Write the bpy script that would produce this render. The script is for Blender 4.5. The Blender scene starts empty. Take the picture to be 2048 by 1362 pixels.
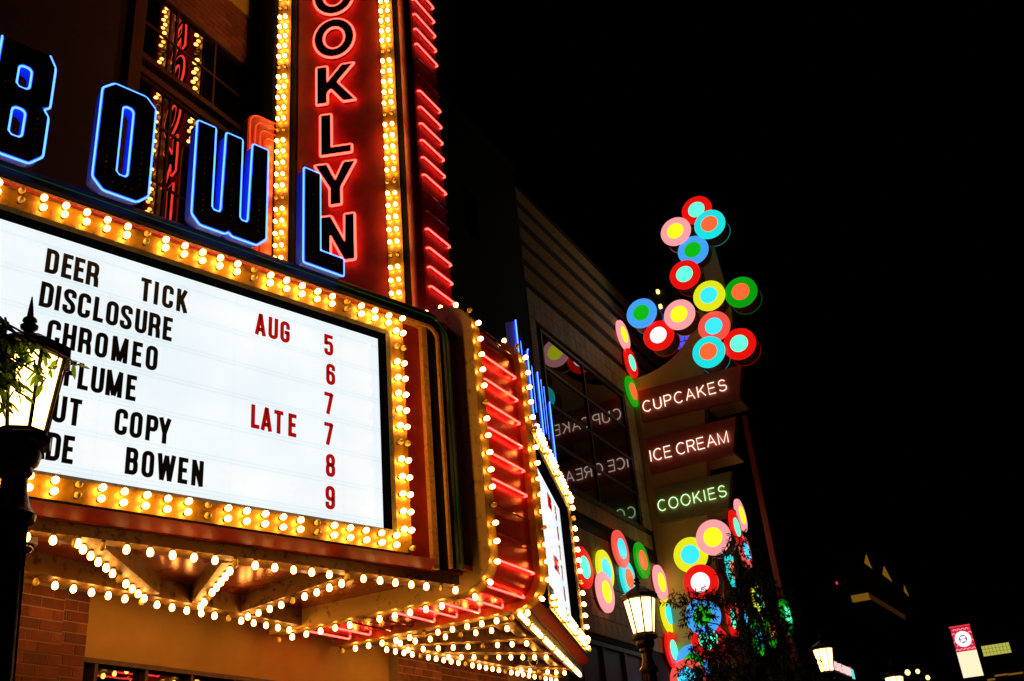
import bpy, math, random
from mathutils import Matrix, Vector
from mathutils.geometry import tessellate_polygon
random.seed(7)
sc = bpy.context.scene
COL = sc.collection

# ------------------------------------------------------------------ camera, world, exposure
pitch, roll, az = math.radians(26.286), math.radians(5.537), math.radians(-25.872)
fwd = Vector((math.cos(pitch)*math.sin(az), math.cos(pitch)*math.cos(az), math.sin(pitch)))
rt = Vector((math.cos(az), -math.sin(az), 0)); dn = fwd.cross(rt)
r2 = math.cos(roll)*rt + math.sin(roll)*dn
d2_ = -math.sin(roll)*rt + math.cos(roll)*dn
cam = bpy.data.cameras.new('camera'); cam_o = bpy.data.objects.new('camera', cam); COL.objects.link(cam_o)
cam.sensor_width = 36; cam.lens = 35.435; cam.clip_start = 0.05; cam.clip_end = 3000
R = Matrix((r2, -d2_, -fwd)).transposed().to_4x4()
cam_o.matrix_world = Matrix.Translation((0, 0, 1.6)) @ R
sc.camera = cam_o

w = bpy.data.worlds.new('World'); sc.world = w; w.use_nodes = True
nt = w.node_tree; bg = nt.nodes['Background']
sky = nt.nodes.new('ShaderNodeTexSky'); sky.sky_type = 'NISHITA'; sky.sun_disc = False
sky.sun_elevation = math.radians(-6); sky.sun_rotation = math.radians(250)
nt.links.new(sky.outputs[0], bg.inputs[0]); bg.inputs[1].default_value = 0.0006
sc.view_settings.view_transform = 'Standard'; sc.view_settings.look = 'None'
sc.view_settings.exposure = 0; sc.view_settings.gamma = 1; sc.view_settings.use_curve_mapping = False
sc.cycles.use_denoising = True
sc.cycles.use_light_tree = True
sc.cycles.max_bounces = 6; sc.cycles.diffuse_bounces = 3; sc.cycles.glossy_bounces = 3
sc.cycles.transmission_bounces = 4; sc.cycles.caustics_reflective = False; sc.cycles.caustics_refractive = False
sc.cycles.sample_clamp_indirect = 4.0

# ------------------------------------------------------------------ materials
MATS = {}
def mat(name, col, rough=.5, metal=0., col2=None, scale=8., lo=.45, hi=.62, bump=0., bscale=40., detail=6., spec=.5, stretch=(1, 1, 1), emit=None, estr=0.):
    m = bpy.data.materials.new(name); m.use_nodes = True; n = m.node_tree; b = n.nodes['Principled BSDF']
    b.inputs['Base Color'].default_value = (*col, 1); b.inputs['Roughness'].default_value = rough
    b.inputs['Metallic'].default_value = metal; b.inputs['Specular IOR Level'].default_value = spec
    if col2 or bump:
        tc = n.nodes.new('ShaderNodeTexCoord'); mp = n.nodes.new('ShaderNodeMapping'); mp.inputs['Scale'].default_value = stretch
        n.links.new(tc.outputs['Object'], mp.inputs[0])
    if col2:
        nz = n.nodes.new('ShaderNodeTexNoise'); nz.inputs['Scale'].default_value = scale; nz.inputs['Detail'].default_value = detail
        nz.inputs['Roughness'].default_value = .65
        cr = n.nodes.new('ShaderNodeValToRGB'); cr.color_ramp.elements[0].position = lo; cr.color_ramp.elements[1].position = hi
        cr.color_ramp.elements[0].color = (*col, 1); cr.color_ramp.elements[1].color = (*col2, 1)
        n.links.new(mp.outputs[0], nz.inputs['Vector']); n.links.new(nz.outputs[0], cr.inputs[0])
        n.links.new(cr.outputs[0], b.inputs['Base Color'])
    if bump:
        nb = n.nodes.new('ShaderNodeTexNoise'); nb.inputs['Scale'].default_value = bscale; nb.inputs['Detail'].default_value = 3
        bp = n.nodes.new('ShaderNodeBump'); bp.inputs['Strength'].default_value = bump; bp.inputs['Distance'].default_value = .01
        n.links.new(mp.outputs[0], nb.inputs['Vector']); n.links.new(nb.outputs[0], bp.inputs['Height']); n.links.new(bp.outputs[0], b.inputs['Normal'])
    if emit:
        b.inputs['Emission Color'].default_value = (*emit, 1); b.inputs['Emission Strength'].default_value = estr
    MATS[name] = m; return m
def emi(name, col, s):
    return mat(name, tuple(min(.6, c*.5) for c in col), .25, emit=col, estr=s)

mat('gold', (.80, .52, .14), .5, .0, (.20, .11, .03), 10, .56, .70, .25, 60)
mat('gold_strip', (.44, .25, .03), .38, .3, (.18, .085, .015), 9, .48, .72, .2, 50)
mat('olive', (.22, .19, .07), .5, .1, (.10, .08, .03), 20, .5, .7, .2, 60)
mat('red_paint', (.48, .035, .012), .42, .0, (.28, .018, .007), 5, .4, .7, .15, 30)
mat('fin_red', (.68, .07, .020), .26, .35, (.45, .035, .010), 4, .4, .7, .35, 6)
mat('wing_orange', (.60, .10, .03), .4, 0, (.45, .07, .02), 6)
mat('blade_red', (.34, .014, .008), .6, .0, (.13, .005, .004), 3.0, .35, .68, .15, 25)
mat('orange_edge', (.85, .45, .12), .45, .0, (.40, .20, .07), 18, .5, .7)
mat('black_paint', (.004, .0045, .0035), .5, spec=.22)
mat('black_matte', (.005, .005, .005), .8, spec=.15)
mat('recess_black', (.0015, .0015, .0015), 1., spec=0.)
mat('dark_red', (.08, .006, .004), .5)
mat('soffit', (.62, .11, .014), .22, .35, (.44, .065, .008), 3, .4, .7, .25, 4, stretch=(1, 1, 1))
mat('brass_beam', (.21, .105, .022), .5, .1, (.04, .020, .006), 13, .53, .63, .3, 60)
mat('socket', (.12, .07, .03), .5, .5)
mat('dead_glass', (.95, .72, .14), .25)
mat('face_dot', (.16, .10, .02), .4)
mat('brick_a', (.17, .032, .013), .85, 0, (.11, .020, .009), 9, .4, .7, .5, 60)
mat('brick_b', (.13, .026, .012), .85, 0, (.085, .016, .009), 9, .4, .7, .5, 60)
mat('brick_c', (.22, .048, .020), .85, 0, (.15, .030, .013), 9, .4, .7, .5, 60)
mat('mortar', (.30, .20, .12), .95, bump=.4, bscale=120)
mat('stucco', (.46, .26, .06), .9, 0, (.40, .22, .05), 2.5, .35, .7, .35, 160)
mat('trim_red', (.060, .009, .005), .7, 0, (.045, .007, .004), 6, spec=.25)
mat('bronze', (.085, .04, .02), .5, .3, (.055, .026, .014), 10)
mat('pane_glass', (.002, .002, .002), .012, spec=1., bump=.04, bscale=2.6)
mat('shop_glass', (.0015, .0015, .0015), .01, spec=1.0, bump=.006, bscale=1.5); MATS['shop_glass'].node_tree.nodes['Principled BSDF'].inputs['Specular Tint'].default_value = (.55, .95, 1, 1)
mat('tile', (.66, .44, .15), .6, 0, (.50, .33, .11), 5, .4, .7, .2, 40)
mat('tile_dark', (.025, .02, .016), .7, 0, (.014, .011, .009), 6)
mat('tile_grout', (.02, .013, .007), .9)
mat('pylon_beige', (.75, .54, .16), .6, 0, (.68, .48, .14), 2)
mat('panel_brown', (.60, .10, .05), .7, 0, (.52, .085, .04), 3)
mat('panel_olive', (.34, .27, .08), .7, 0, (.28, .22, .065), 3)
mat('drum_dark', (.20, .09, .06), .6)
mat('lamp_iron', (.022, .016, .011), .38, .6, (.035, .024, .014), 12, .4, .7, .3, 50)
mat('letter_black', (.004, .004, .005), .45)
mat('letter_red', (.36, .003, .003), .4); _n = MATS['letter_red'].node_tree; _t = _n.nodes.new('ShaderNodeBsdfTransparent'); _t.inputs[0].default_value = (.72, .06, .06, 1); _m = _n.nodes.new('ShaderNodeMixShader'); _m.inputs[0].default_value = .92; _n.links.new(_n.nodes['Principled BSDF'].outputs[0], _m.inputs[1]); _n.links.new(_t.outputs[0], _m.inputs[2]); _n.links.new(_m.outputs[0], _n.nodes['Material Output'].inputs[0])   # backlit red acrylic
mat('blue_return', (.14, .26, .95), .45)
mat('leaf_green', (.10, .20, .018), .45, 0, (.06, .13, .012), 15, .4, .65); _n = MATS['leaf_green'].node_tree; _t = _n.nodes.new('ShaderNodeBsdfTranslucent'); _t.inputs[0].default_value = (.16, .34, .02, 1); _m = _n.nodes.new('ShaderNodeMixShader'); _m.inputs[0].default_value = .45; _n.links.new(_n.nodes['Principled BSDF'].outputs[0], _m.inputs[1]); _n.links.new(_t.outputs[0], _m.inputs[2]); _n.links.new(_m.outputs[0], _n.nodes['Material Output'].inputs[0])
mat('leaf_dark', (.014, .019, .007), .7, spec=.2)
mat('bark', (.035, .025, .018), .9, 0, (.02, .014, .01), 12, .4, .7, .6, 40)
mat('asphalt', (.05, .05, .05), .9, 0, (.035, .035, .035), 30)
mat('paving', (.22, .20, .18), .85, 0, (.17, .155, .14), 6)
mat('kerb_stone', (.3, .29, .27), .85)
mat('paint_white', (.75, .75, .72), .6)
mat('far_dark', (.012, .010, .009), .9)
mat('far_wall', (.05, .035, .025), .9)
mat('camera_white', (.45, .42, .36), .4)
mat('dome_black', (.004, .004, .004), .06, spec=.8)
emi('bulb', (1, .44, .085), 27); emi('bulb_warm', (1, .40, .068), 19); emi('bulb_hot', (1, .46, .095), 34)
emi('neon_red', (1, .040, .030), 9.0)
emi('neon_orange', (1, .040, .026), 8.5)
mat('neon_off', (.20, .03, .015), .12, spec=.8)
emi('neon_wing', (1, .06, .016), 1.0)
emi('neon_edge', (1, .02, .006), .38)
emi('neon_blue', (.045, .15, 1), 5.6)
emi('neon_cup', (1, .88, .70), 1.35)
emi('neon_ice', (1, .90, .78), 1.35)
emi('neon_cook', (.62, 1, .50), 1.3)
mat('green_tube_sheen', (.01, .10, .02), .2, emit=(.02, .5, .08), estr=.03)  # unlit green glass; the faint glow stands in for its reflections
emi('lamp_glow', (1, .55, .16), 6.5)
C_RED = (.80, .006, .004); C_MINT = (.10, .90, .52); C_CYAN = (.012, .78, .76); C_ORNG = (.92, .10, .025)
C_PINK = (1, .36, .38); C_YEL = (.85, .78, .012); C_BLUE = (.055, .36, .95); C_GRN = (.003, .33, .005)
C_YELG = (.78, .80, .012); C_SKY = (.03, .58, .92); C_CORL = (.92, .085, .06); C_WHT = (1, .85, .82)
for k, c in dict(red=C_RED, mint=C_MINT, cyan=C_CYAN, orange=C_ORNG, pink=C_PINK, yellow=C_YEL, blue=C_BLUE, green=C_GRN, lemon=C_YELG, sky=C_SKY, coral=C_CORL, white=C_WHT).items():
    emi('disc_'+k, c, 1.0); emi('core_'+k, c, 1.5); emi('rim_'+k, c, .30)
# backlit letter board: glossy acrylic with a light behind it
m = mat('board', (.25, .27, .28), .13, spec=.45, emit=(.86, .95, 1), estr=1.0)
n = m.node_tree; tc = n.nodes.new('ShaderNodeTexCoord'); nz = n.nodes.new('ShaderNodeTexNoise'); nz.inputs['Scale'].default_value = 1.3
cr = n.nodes.new('ShaderNodeValToRGB'); cr.color_ramp.elements[0].position = .35; cr.color_ramp.elements[1].position = .65; cr.color_ramp.elements[0].color = (.83, .92, .97, 1); cr.color_ramp.elements[1].color = (.90, .97, 1, 1)
n.links.new(tc.outputs['Object'], nz.inputs['Vector']); n.links.new(nz.outputs[0], cr.inputs[0]); n.links.new(cr.outputs[0], n.nodes['Principled BSDF'].inputs['Emission Color'])
# clear letter tracks: light passes through from the board
m = bpy.data.materials.new('track'); m.use_nodes = True; MATS['track'] = m; n = m.node_tree; n.nodes.clear()
o = n.nodes.new('ShaderNodeOutputMaterial'); mx = n.nodes.new('ShaderNodeMixShader'); a = n.nodes.new('ShaderNodeBsdfTransparent'); g = n.nodes.new('ShaderNodeBsdfGlossy')
a.inputs[0].default_value = (.955, .975, .985, 1); g.inputs[1].default_value = .2; mx.inputs[0].default_value = .02
n.links.new(a.outputs[0], mx.inputs[1]); n.links.new(g.outputs[0], mx.inputs[2]); n.links.new(mx.outputs[0], o.inputs[0])
# brick pattern for the surfaces too far off to tell bricks apart
def brickmat(name, c1, c2, mo, sx, sz):
    m = bpy.data.materials.new(name); m.use_nodes = True; n = m.node_tree; b = n.nodes['Principled BSDF']; MATS[name] = m
    tc = n.nodes.new('ShaderNodeTexCoord'); sp = n.nodes.new('ShaderNodeSeparateXYZ'); cb = n.nodes.new('ShaderNodeCombineXYZ')
    ad = n.nodes.new('ShaderNodeMath'); ad.operation = 'ADD'
    n.links.new(tc.outputs['Object'], sp.inputs[0]); n.links.new(sp.outputs[0], ad.inputs[0]); n.links.new(sp.outputs[1], ad.inputs[1])
    n.links.new(ad.outputs[0], cb.inputs[0]); n.links.new(sp.outputs[2], cb.inputs[1])
    br = n.nodes.new('ShaderNodeTexBrick'); br.inputs['Scale'].default_value = 1; br.inputs['Brick Width'].default_value = sx; br.inputs['Row Height'].default_value = sz
    br.inputs['Mortar Size'].default_value = .008; br.inputs['Color1'].default_value = (*c1, 1); br.inputs['Color2'].default_value = (*c2, 1); br.inputs['Mortar'].default_value = (*mo, 1)
    n.links.new(cb.outputs[0], br.inputs['Vector']); n.links.new(br.outputs[0], b.inputs['Base Color']); b.inputs['Roughness'].default_value = .85
    bp = n.nodes.new('ShaderNodeBump'); bp.inputs['Strength'].default_value = .5; bp.inputs['Distance'].default_value = .01
    iv = n.nodes.new('ShaderNodeMath'); iv.operation = 'SUBTRACT'; iv.inputs[0].default_value = 1; n.links.new(br.outputs[1], iv.inputs[1]); n.links.new(iv.outputs[0], bp.inputs['Height']); n.links.new(bp.outputs[0], b.inputs['Normal'])
brickmat('brick_wall_shaded', (.012, .0025, .0016), (.009, .002, .0012), (.006, .0035, .0024), .25, .10)  # near black: the shade of the unlit facade is put into the brick colour
brickmat('brick_tan', (.72, .46, .15), (.60, .38, .12), (.18, .12, .04), .20, .075)
brickmat('brick_brown', (.07, .05, .03), (.055, .04, .025), (.02, .015, .012), .20, .075)

# ------------------------------------------------------------------ mesh helpers
class MB:
    def __init__(s): s.v = []; s.f = []
    def add(s, vs, fs):
        k = len(s.v); s.v += [tuple(p) for p in vs]; s.f += [tuple(i+k for i in f) for f in fs]; return s
    def box(s, x0, x1, y0, y1, z0, z1):
        return s.add([(x0,y0,z0),(x1,y0,z0),(x1,y1,z0),(x0,y1,z0),(x0,y0,z1),(x1,y0,z1),(x1,y1,z1),(x0,y1,z1)],
                     [(0,3,2,1),(4,5,6,7),(0,1,5,4),(1,2,6,5),(2,3,7,6),(3,0,4,7)])
    def prism(s, loops, y0, y1, ax='xz'):          # loops of (x,z): outline then holes, extruded along y
        pl = [[Vector((p[0], p[1], 0)) for p in l] for l in loops]
        tris = tessellate_polygon(pl); flat = [p for l in loops for p in l]; N = len(flat)
        P = (lambda p, y: (p[0], y, p[1])) if ax == 'xz' else (lambda p, y: (p[0], p[1], y))
        vs = [P(p, y0) for p in flat] + [P(p, y1) for p in flat]
        fs = [tuple(t) for t in tris] + [tuple(N+i for i in reversed(t)) for t in tris]
        k = 0
        for l in loops:
            m_ = len(l)
            for i in range(m_): fs.append((k+i, k+(i+1) % m_, N+k+(i+1) % m_, N+k+i))
            k += m_
        return s.add(vs, fs)
    def tube(s, pts, r, closed=False, seg=8):
        pts = [Vector(p) for p in pts]; N = len(pts); rings = []
        up = None
        for i, p in enumerate(pts):
            a = pts[i-1] if (closed or i > 0) else p; b = pts[(i+1) % N] if (closed or i < N-1) else p
            t0 = (p-a).normalized() if (p-a).length > 1e-9 else (b-p).normalized()
            t1 = (b-p).normalized() if (b-p).length > 1e-9 else t0
            t = (t0+t1); t = t.normalized() if t.length > 1e-6 else t0
            if up is None:
                up = Vector((0, 0, 1)) if abs(t.z) < .9 else Vector((1, 0, 0))
            sx = t.cross(up); 
            if sx.length < 1e-4: sx = t.cross(Vector((.3, .7, .2)))
            sx.normalize(); sy = sx.cross(t).normalized(); up = sy
            c = max(.5, math.sqrt(max(0, (1+t0.dot(t1))/2)))
            rings.append([p + (sx*math.cos(q)+sy*math.sin(q))*r/ (c if c < .98 else 1) ** .5 for q in (2*math.pi*j/seg for j in range(seg))])
        vs = [v for rg in rings for v in rg]; fs = []
        for i in range(N if closed else N-1):
            j = (i+1) % N
            off = 0
            if closed and j == 0:   # match the ring rotation when the loop closes
                off = min(range(seg), key=lambda o_: (rings[i][0]-rings[0][o_]).length - 0)
                base = [(rings[i][q]-rings[0][(q)]).length for q in range(seg)]
                off = min(range(seg), key=lambda o_: sum((rings[i][q]-rings[0][(q+o_) % seg]).length for q in range(seg)))
            for q in range(seg):
                fs.append((i*seg+q, i*seg+(q+1) % seg, j*seg+(q+1+off) % seg, j*seg+(q+off) % seg))
        if not closed:
            fs.append(tuple(reversed(range(seg)))); fs.append(tuple((N-1)*seg+q for q in range(seg)))
        return s.add(vs, fs)
    def lathe(s, prof, c=(0, 0, 0), seg=12, ph=0.):   # prof of (r,z) round the z axis
        vs = []; fs = []
        for r, z in prof:
            for j in range(seg):
                q = 2*math.pi*j/seg+ph; vs.append((c[0]+r*math.cos(q), c[1]+r*math.sin(q), c[2]+z))
        for i in range(len(prof)-1):
            for j in range(seg): fs.append((i*seg+j, i*seg+(j+1) % seg, (i+1)*seg+(j+1) % seg, (i+1)*seg+j))
        fs.append(tuple(reversed(range(seg)))); fs.append(tuple((len(prof)-1)*seg+j for j in range(seg)))
        return s.add(vs, fs)
    def sweep(s, path, sect):   # path of (x,z), sect of (offset to the inside, y); open ends capped
        N = len(path); rings = []
        for i, p in enumerate(path):
            a = path[max(0, i-1)]; b = path[min(N-1, i+1)]
            t0 = Vector((p[0]-a[0], p[1]-a[1])); t1 = Vector((b[0]-p[0], b[1]-p[1]))
            t0 = t0.normalized() if t0.length > 1e-9 else t1.normalized(); t1 = t1.normalized() if t1.length > 1e-9 else t0
            t = (t0+t1).normalized(); k = 1/max(.3, t.dot(t0)); nx, nz_ = t.y, -t.x
            rings.append([(p[0]+nx*o_*k, y, p[1]+nz_*o_*k) for o_, y in sect])
        m_ = len(sect); vs = [v for r in rings for v in r]; fs = []
        for i in range(N-1):
            for j in range(m_): fs.append((i*m_+j, i*m_+(j+1) % m_, (i+1)*m_+(j+1) % m_, (i+1)*m_+j))
        fs.append(tuple(reversed(range(m_)))); fs.append(tuple((N-1)*m_+j for j in range(m_)))
        return s.add(vs, fs)
    def mesh(s, name, M=None, smooth=False):
        me = bpy.data.meshes.new(name); me.from_pydata([(M @ Vector(p))[:] for p in s.v] if M else s.v, [], s.f)
        me.update()
        import bmesh
        b = bmesh.new(); b.from_mesh(me); bmesh.ops.recalc_face_normals(b, faces=b.faces); b.to_mesh(me); b.free()
        if smooth:
            me.polygons.foreach_set('use_smooth', [True]*len(me.polygons))
            try: me.set_sharp_from_angle(angle=math.radians(40))
            except Exception: pass
        return me
    def build(s, name, m, parent=None, M=None, smooth=False):
        return link(name, s.mesh(name, M, smooth), m, parent)

def link(name, me, m, parent=None):
    o = bpy.data.objects.new(name, me); COL.objects.link(o)
    if m is not None and not me.materials: me.materials.append(MATS[m])
    if parent is not None: adopt(o, parent)
    return o
INV = {}
def adopt(o, p):
    o.parent = p
    o.matrix_parent_inverse = INV.get(p.name, Matrix())
def thing(name, label, cat, loc, group=None):
    o = bpy.data.objects.new(name, None); COL.objects.link(o); o.location = loc; o.empty_display_size = .2
    INV[o.name] = Matrix.Translation(loc).inverted()
    o['label'] = label; o['category'] = cat
    if group: o['group'] = group
    return o
def tag(o, label, cat, group=None):
    o['label'] = label; o['category'] = cat
    if group: o['group'] = group
    return o
def struct(o): o['kind'] = 'structure'; return o
def stuff(o): o['kind'] = 'stuff'; return o
def F(O, azd):      # local x along the azimuth, y into the wall, z up
    a = math.radians(azd); d = Vector((math.sin(a), math.cos(a), 0))
    return Matrix(((d.x, -d.y, 0, O[0]), (d.y, d.x, 0, O[1]), (0, 0, 1, O[2] if len(O) > 2 else 0), (0, 0, 0, 1)))
def arc(cx, cz, r, a0, a1, n=8, rz=None):
    return [(cx+r*math.cos(math.radians(a0+(a1-a0)*i/n)), cz+(rz or r)*math.sin(math.radians(a0+(a1-a0)*i/n))) for i in range(n+1)]
def offset(poly, d):    # offset a closed outline outwards by d
    A = sum(poly[i][0]*poly[(i+1) % len(poly)][1]-poly[(i+1) % len(poly)][0]*poly[i][1] for i in range(len(poly)))
    sgn = 1 if A > 0 else -1; out = []; N = len(poly)
    for i in range(N):
        a, p, b = Vector(poly[i-1]), Vector(poly[i]), Vector(poly[(i+1) % N])
        t0 = (p-a).normalized(); t1 = (b-p).normalized(); n0 = Vector((t0.y, -t0.x))*sgn; n1 = Vector((t1.y, -t1.x))*sgn
        k = n0+n1; L = k.length; k = k/L if L > 1e-6 else n0
        out.append(tuple(p+k*d/max(.35, k.dot(n0))))
    return out

# ------------------------------------------------------------------ ground (below the frame)
struct(MB().add([(-400,-400,0),(400,-400,0),(400,700,0),(-400,700,0)], [(0,1,2,3)]).build('ground', 'asphalt'))
struct(MB().box(-9, 3.2, -12, 70, .004, .14).build('pavement', 'paving'))
struct(MB().box(3.2, 3.4, -12, 70, .004, .15).build('kerb', 'kerb_stone'))
struct(MB().box(3.4, 10.5, -12, 70, -.02, .008).build('road', 'asphalt'))

# ------------------------------------------------------------------ bulbs
bulb_me = MB().lathe([(.012,.015),(.019,.026),(.026,.042),(.0275,.055),(.0255,.069),(.018,.081),(.004,.087)], seg=10).mesh('bulb', smooth=True); bulb_me.materials.append(MATS['bulb'])
bulb_var = [bulb_me]
for _m in ('bulb_warm', 'bulb_hot'):
    _c = bulb_me.copy(); _c.materials.clear(); _c.materials.append(MATS[_m]); bulb_var.append(_c)
dead_me = bulb_me.copy(); dead_me.name = 'unlit_bulb'; dead_me.materials.clear(); dead_me.materials.append(MATS['dead_glass'])
sock_me = MB().lathe([(.019,-.002),(.019,.010),(.0145,.014),(.0145,.024)], seg=8).mesh('socket'); sock_me.materials.append(MATS['socket'])
def bulb(pos, nrm, lit, parent, jit=.06):
    nrm = Vector(nrm).normalized() + Vector((random.uniform(-jit, jit), random.uniform(-jit, jit), random.uniform(-jit, jit)))
    q = Vector((0, 0, 1)).rotation_difference(nrm)
    o = bpy.data.objects.new('bulb' if lit else 'unlit_bulb', random.choices(bulb_var, (5, 3, 2))[0] if lit else dead_me); COL.objects.link(o)
    adopt(o, parent); o.matrix_basis = Matrix.Translation(pos) @ q.to_matrix().to_4x4()
    s = bpy.data.objects.new('socket', sock_me); COL.objects.link(s); s.parent = o
    return o
PENDING = []    # (pos, normal, lit): all marquee bulbs, the 300 nearest become parts of their own

# ------------------------------------------------------------------ marquee
MQ = thing('marquee', 'theatre marquee with lit white letter boards, bulb borders and red prow over the doorway', 'marquee', (-6.5, 9.6, 3.97))
M1 = F((-5.20, 9.09), 17.5); M2 = F((-5.36, 10.66), -17.5)
def ring(mb, a, b):     # picture frame strip between rectangles a, b = (x0,x1,z0,z1,y)
    c = lambda r: [(r[0], r[4], r[2]), (r[1], r[4], r[2]), (r[1], r[4], r[3]), (r[0], r[4], r[3])]
    return mb.add(c(a)+c(b), [(i, (i+1) % 4, 4+(i+1) % 4, 4+i) for i in range(4)])
def board(M, x0, x1, side):
    """one letter-board side; x0..x1 is the board opening in local metres"""
    # cabinet
    MB().box(x0-1.05, x1+1.03, .012, .62, 4.105, 7.05).build('cabinet', 'red_paint', MQ, M)
    bd = MB().box(x0-.06, x1+.04, 0.0, .010, 4.36, 6.60).build('letter_board', 'board', MQ, M)
    o0 = (x0, x1, 4.41, 6.555)
    def grow(e, y): return (o0[0]-e, o0[1]+e, o0[2]-e, o0[3]+e, y)
    ring(MB(), grow(0, 0.002), grow(0, -.14)).build('recess', 'recess_black', MQ, M)
    ring(MB(), grow(0, -.14), grow(.036, -.165)).build('lip', 'olive', MQ, M)
    st = ring(MB(), grow(.036, -.165), grow(.217, -.165)).build('bulb_strip', 'gold_strip', MQ, M)
    ring(MB(), grow(.217, -.165), grow(.217, .015)).build('frame_side', 'black_matte', MQ, M)
    # letter tracks, two per row, and the vertical seams of the acrylic sheets
    for k in range(7):
        for dz in (-.022, .268):
            z = 6.18-.325*k+dz
            if 4.42 < z < 6.55: MB().box(x0+.004, x1-.004, -.006, -.001, z-.006, z+.006).build('letter_track', 'track', MQ, M)
    xs = x0+.75
    while xs < x1-.4:
        MB().box(xs-.003, xs+.003, -.0035, -.001, 4.415, 6.55).build('board_seam', 'track', MQ, M); xs += 1.22
    # border bulbs
    nrm = (M.to_3x3() @ Vector((0, -1, 0)))
    sp = .1815; xr = x1+.085 if side == 1 else x1+.085; i = 0
    xs = x1-.0; k = 0
    top0 = x1-.013
    while top0-k*sp > x0-.2:
        x = top0-k*sp; d = (k % 6 != (3 if side == 1 else 2))
        for z in (6.745, 6.655): PENDING.append((M @ Vector((x, -.165, z)), nrm, d))
        db = (k % 6 != (5 if side == 1 else 1))
        for z in (4.33, 4.24): PENDING.append((M @ Vector((x, -.165, z)), nrm, db))
        k += 1
    PENDING.append((M @ Vector((x1+.178, -.165, 6.768)), nrm, True)); PENDING.append((M @ Vector((x1+.178, -.165, 4.229)), nrm, False))
    for k in range(13):
        d = (k % 6 != 1)
        for x in (x1+.085, x1+.178): PENDING.append((M @ Vector((x, -.165, 6.585-k*.1815)), nrm, d))
    # red neon line above the bulb border
    x = x0-.3
    while x < x1+.1:
        e = min(x+1.55, x1+.12)
        MB().tube([(x, -.02, 6.875), (x+.03, -.06, 6.875), (e-.05, -.06, 6.875), (e-.02, -.02, 6.875)], .009, seg=6).build('neon_line', 'neon_edge', MQ, M); x += 1.56
    if side == 2:      # neon down the outer end of the far side
        MB().tube([(x1+.27, -.10, 4.22), (x1+.30, -.14, 4.25), (x1+.30, -.14, 6.80), (x1+.27, -.10, 6.83)], .011, seg=6).build('neon_line', 'neon_red', MQ, M)
    # moulding round the outer edge, rounded at the prow corner
    E_ = x1+1.06 if side == 1 else x0-1.06
    sgn = 1 if side == 1 else -1
    def path(off, r, zb):
        e = E_-sgn*off; zt = 7.135-off; far = (x0-1.05 if side == 1 else x1+1.05)
        p = [(far, zt)] + [(e-sgn*r+sgn*r*math.sin(a), zt-r+r*math.cos(a)) for a in (math.pi/2*i/10 for i in range(11))] + [(e, zb)]
        return p
    mr = lambda w_: [(0, .06), (0, .015), (w_*.12, -.005), (w_*.35, -.025), (w_*.65, -.05), (w_*.88, -.06), (w_, -.045), (w_, .06)]
    sect = mr(.20)
    if side != 1: sect = [(-a_, y) for a_, y in sect]
    MB().sweep(path(0, .34, 4.14), sect).build('moulding', 'black_paint', MQ, M, True)
    og = [(0, .008), (0, -.065), (.034, -.065), (.034, .008)]
    if side != 1: og = [(-a_, y) for a_, y in og]
    MB().sweep(path(.225, .16, 4.14), og).build('edge_trim', 'orange_edge', MQ, M)
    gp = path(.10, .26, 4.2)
    MB().tube([(a_, -.045, b_) for a_, b_ in gp], .006, seg=6).build('green_line', 'green_tube_sheen', MQ, M)
    # gold inner stripe
    if side == 1:
        MB().prism([[(x1+.59, 4.115), (x1+.665, 4.115), (x1+.665, 6.90), (x1+.22, 6.90), (x1+.22, 6.855), (x1+.59, 6.855)]], -.045, .011).build('inner_stripe', 'orange_edge', MQ, M)
        MB().box(x1+.668, x1+.798, -.03, .011, 4.115, 6.86).build('side_groove', 'black_paint', MQ, M)
    # beam under the cabinet
    bx0, bx1 = (x0-1.05, x1+.99) if side == 1 else (.02, x1+1.05)
    MB().box(bx0, bx1, .03, .18, 4.0, 4.103).build('beam', 'brass_beam', MQ, M)
    ax1 = x1+.575 if side == 1 else bx1
    # sloping red apron between the bulb frame and the beam
    MB().add([(bx0, -.12, 4.188), (ax1, -.12, 4.188), (ax1, .028, 4.104), (bx0, .028, 4.104), (bx0, .03, 4.188), (ax1, .03, 4.188)], [(0,3,2,1),(0,1,5,4),(0,4,3),(1,2,5)]).build('apron', 'red_paint', MQ, M)
    return bd
board(M1, -5.95, -1.06, 1)
board(M2, 1.30, 4.76, 2)

def fpath(x, zb, zt, rb, rt_, xb0, xb1, n=10):    # prow profile seen from the side: (x,z) from the wall, under, up, back over the top
    p = [(xb0, zb)]
    p += [(x-rb+rb*math.sin(a), zb+rb-rb*math.cos(a)) for a in (math.pi/2*i/n for i in range(n+1))]
    p += [(x-rt_+rt_*math.cos(a), zt-rt_+rt_*math.sin(a)) for a in (math.pi/2*i/n for i in range(n+1))]
    p += [(xb1, zt)]
    return p
def along(p, step, start=0.):
    out = []; d = start; acc = 0
    for i in range(len(p)-1):
        a, b = Vector(p[i]), Vector(p[i+1]); L = (b-a).length
        if L < 1e-9: continue
        while d <= acc+L+1e-9:
            t = (b-a)/L; out.append((tuple(a+t*(d-acc)), (t.y, -t.x))); d += step
        acc += L
    return out
FX, FZ0, FZ1 = -5.03, 3.975, 7.455
fp = fpath(FX, FZ0, FZ1, .40, .42, -8.0, -5.80)
I4 = Matrix.Identity(4)
def finsweep(path, secs, name, m_, sm=False):   # path outer side is to the right of travel -> inside offset is negative
    return MB().sweep(path, [(-a, y) for a, y in secs]).build(name, m_, MQ, None, sm)
for (ya, yb) in ((9.33, 9.52), (10.53, 10.72)):
    finsweep(fp, [(0, ya), (0, yb), (.30, yb), (.30, ya)], 'prow_rim', 'gold_strip', True)
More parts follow.
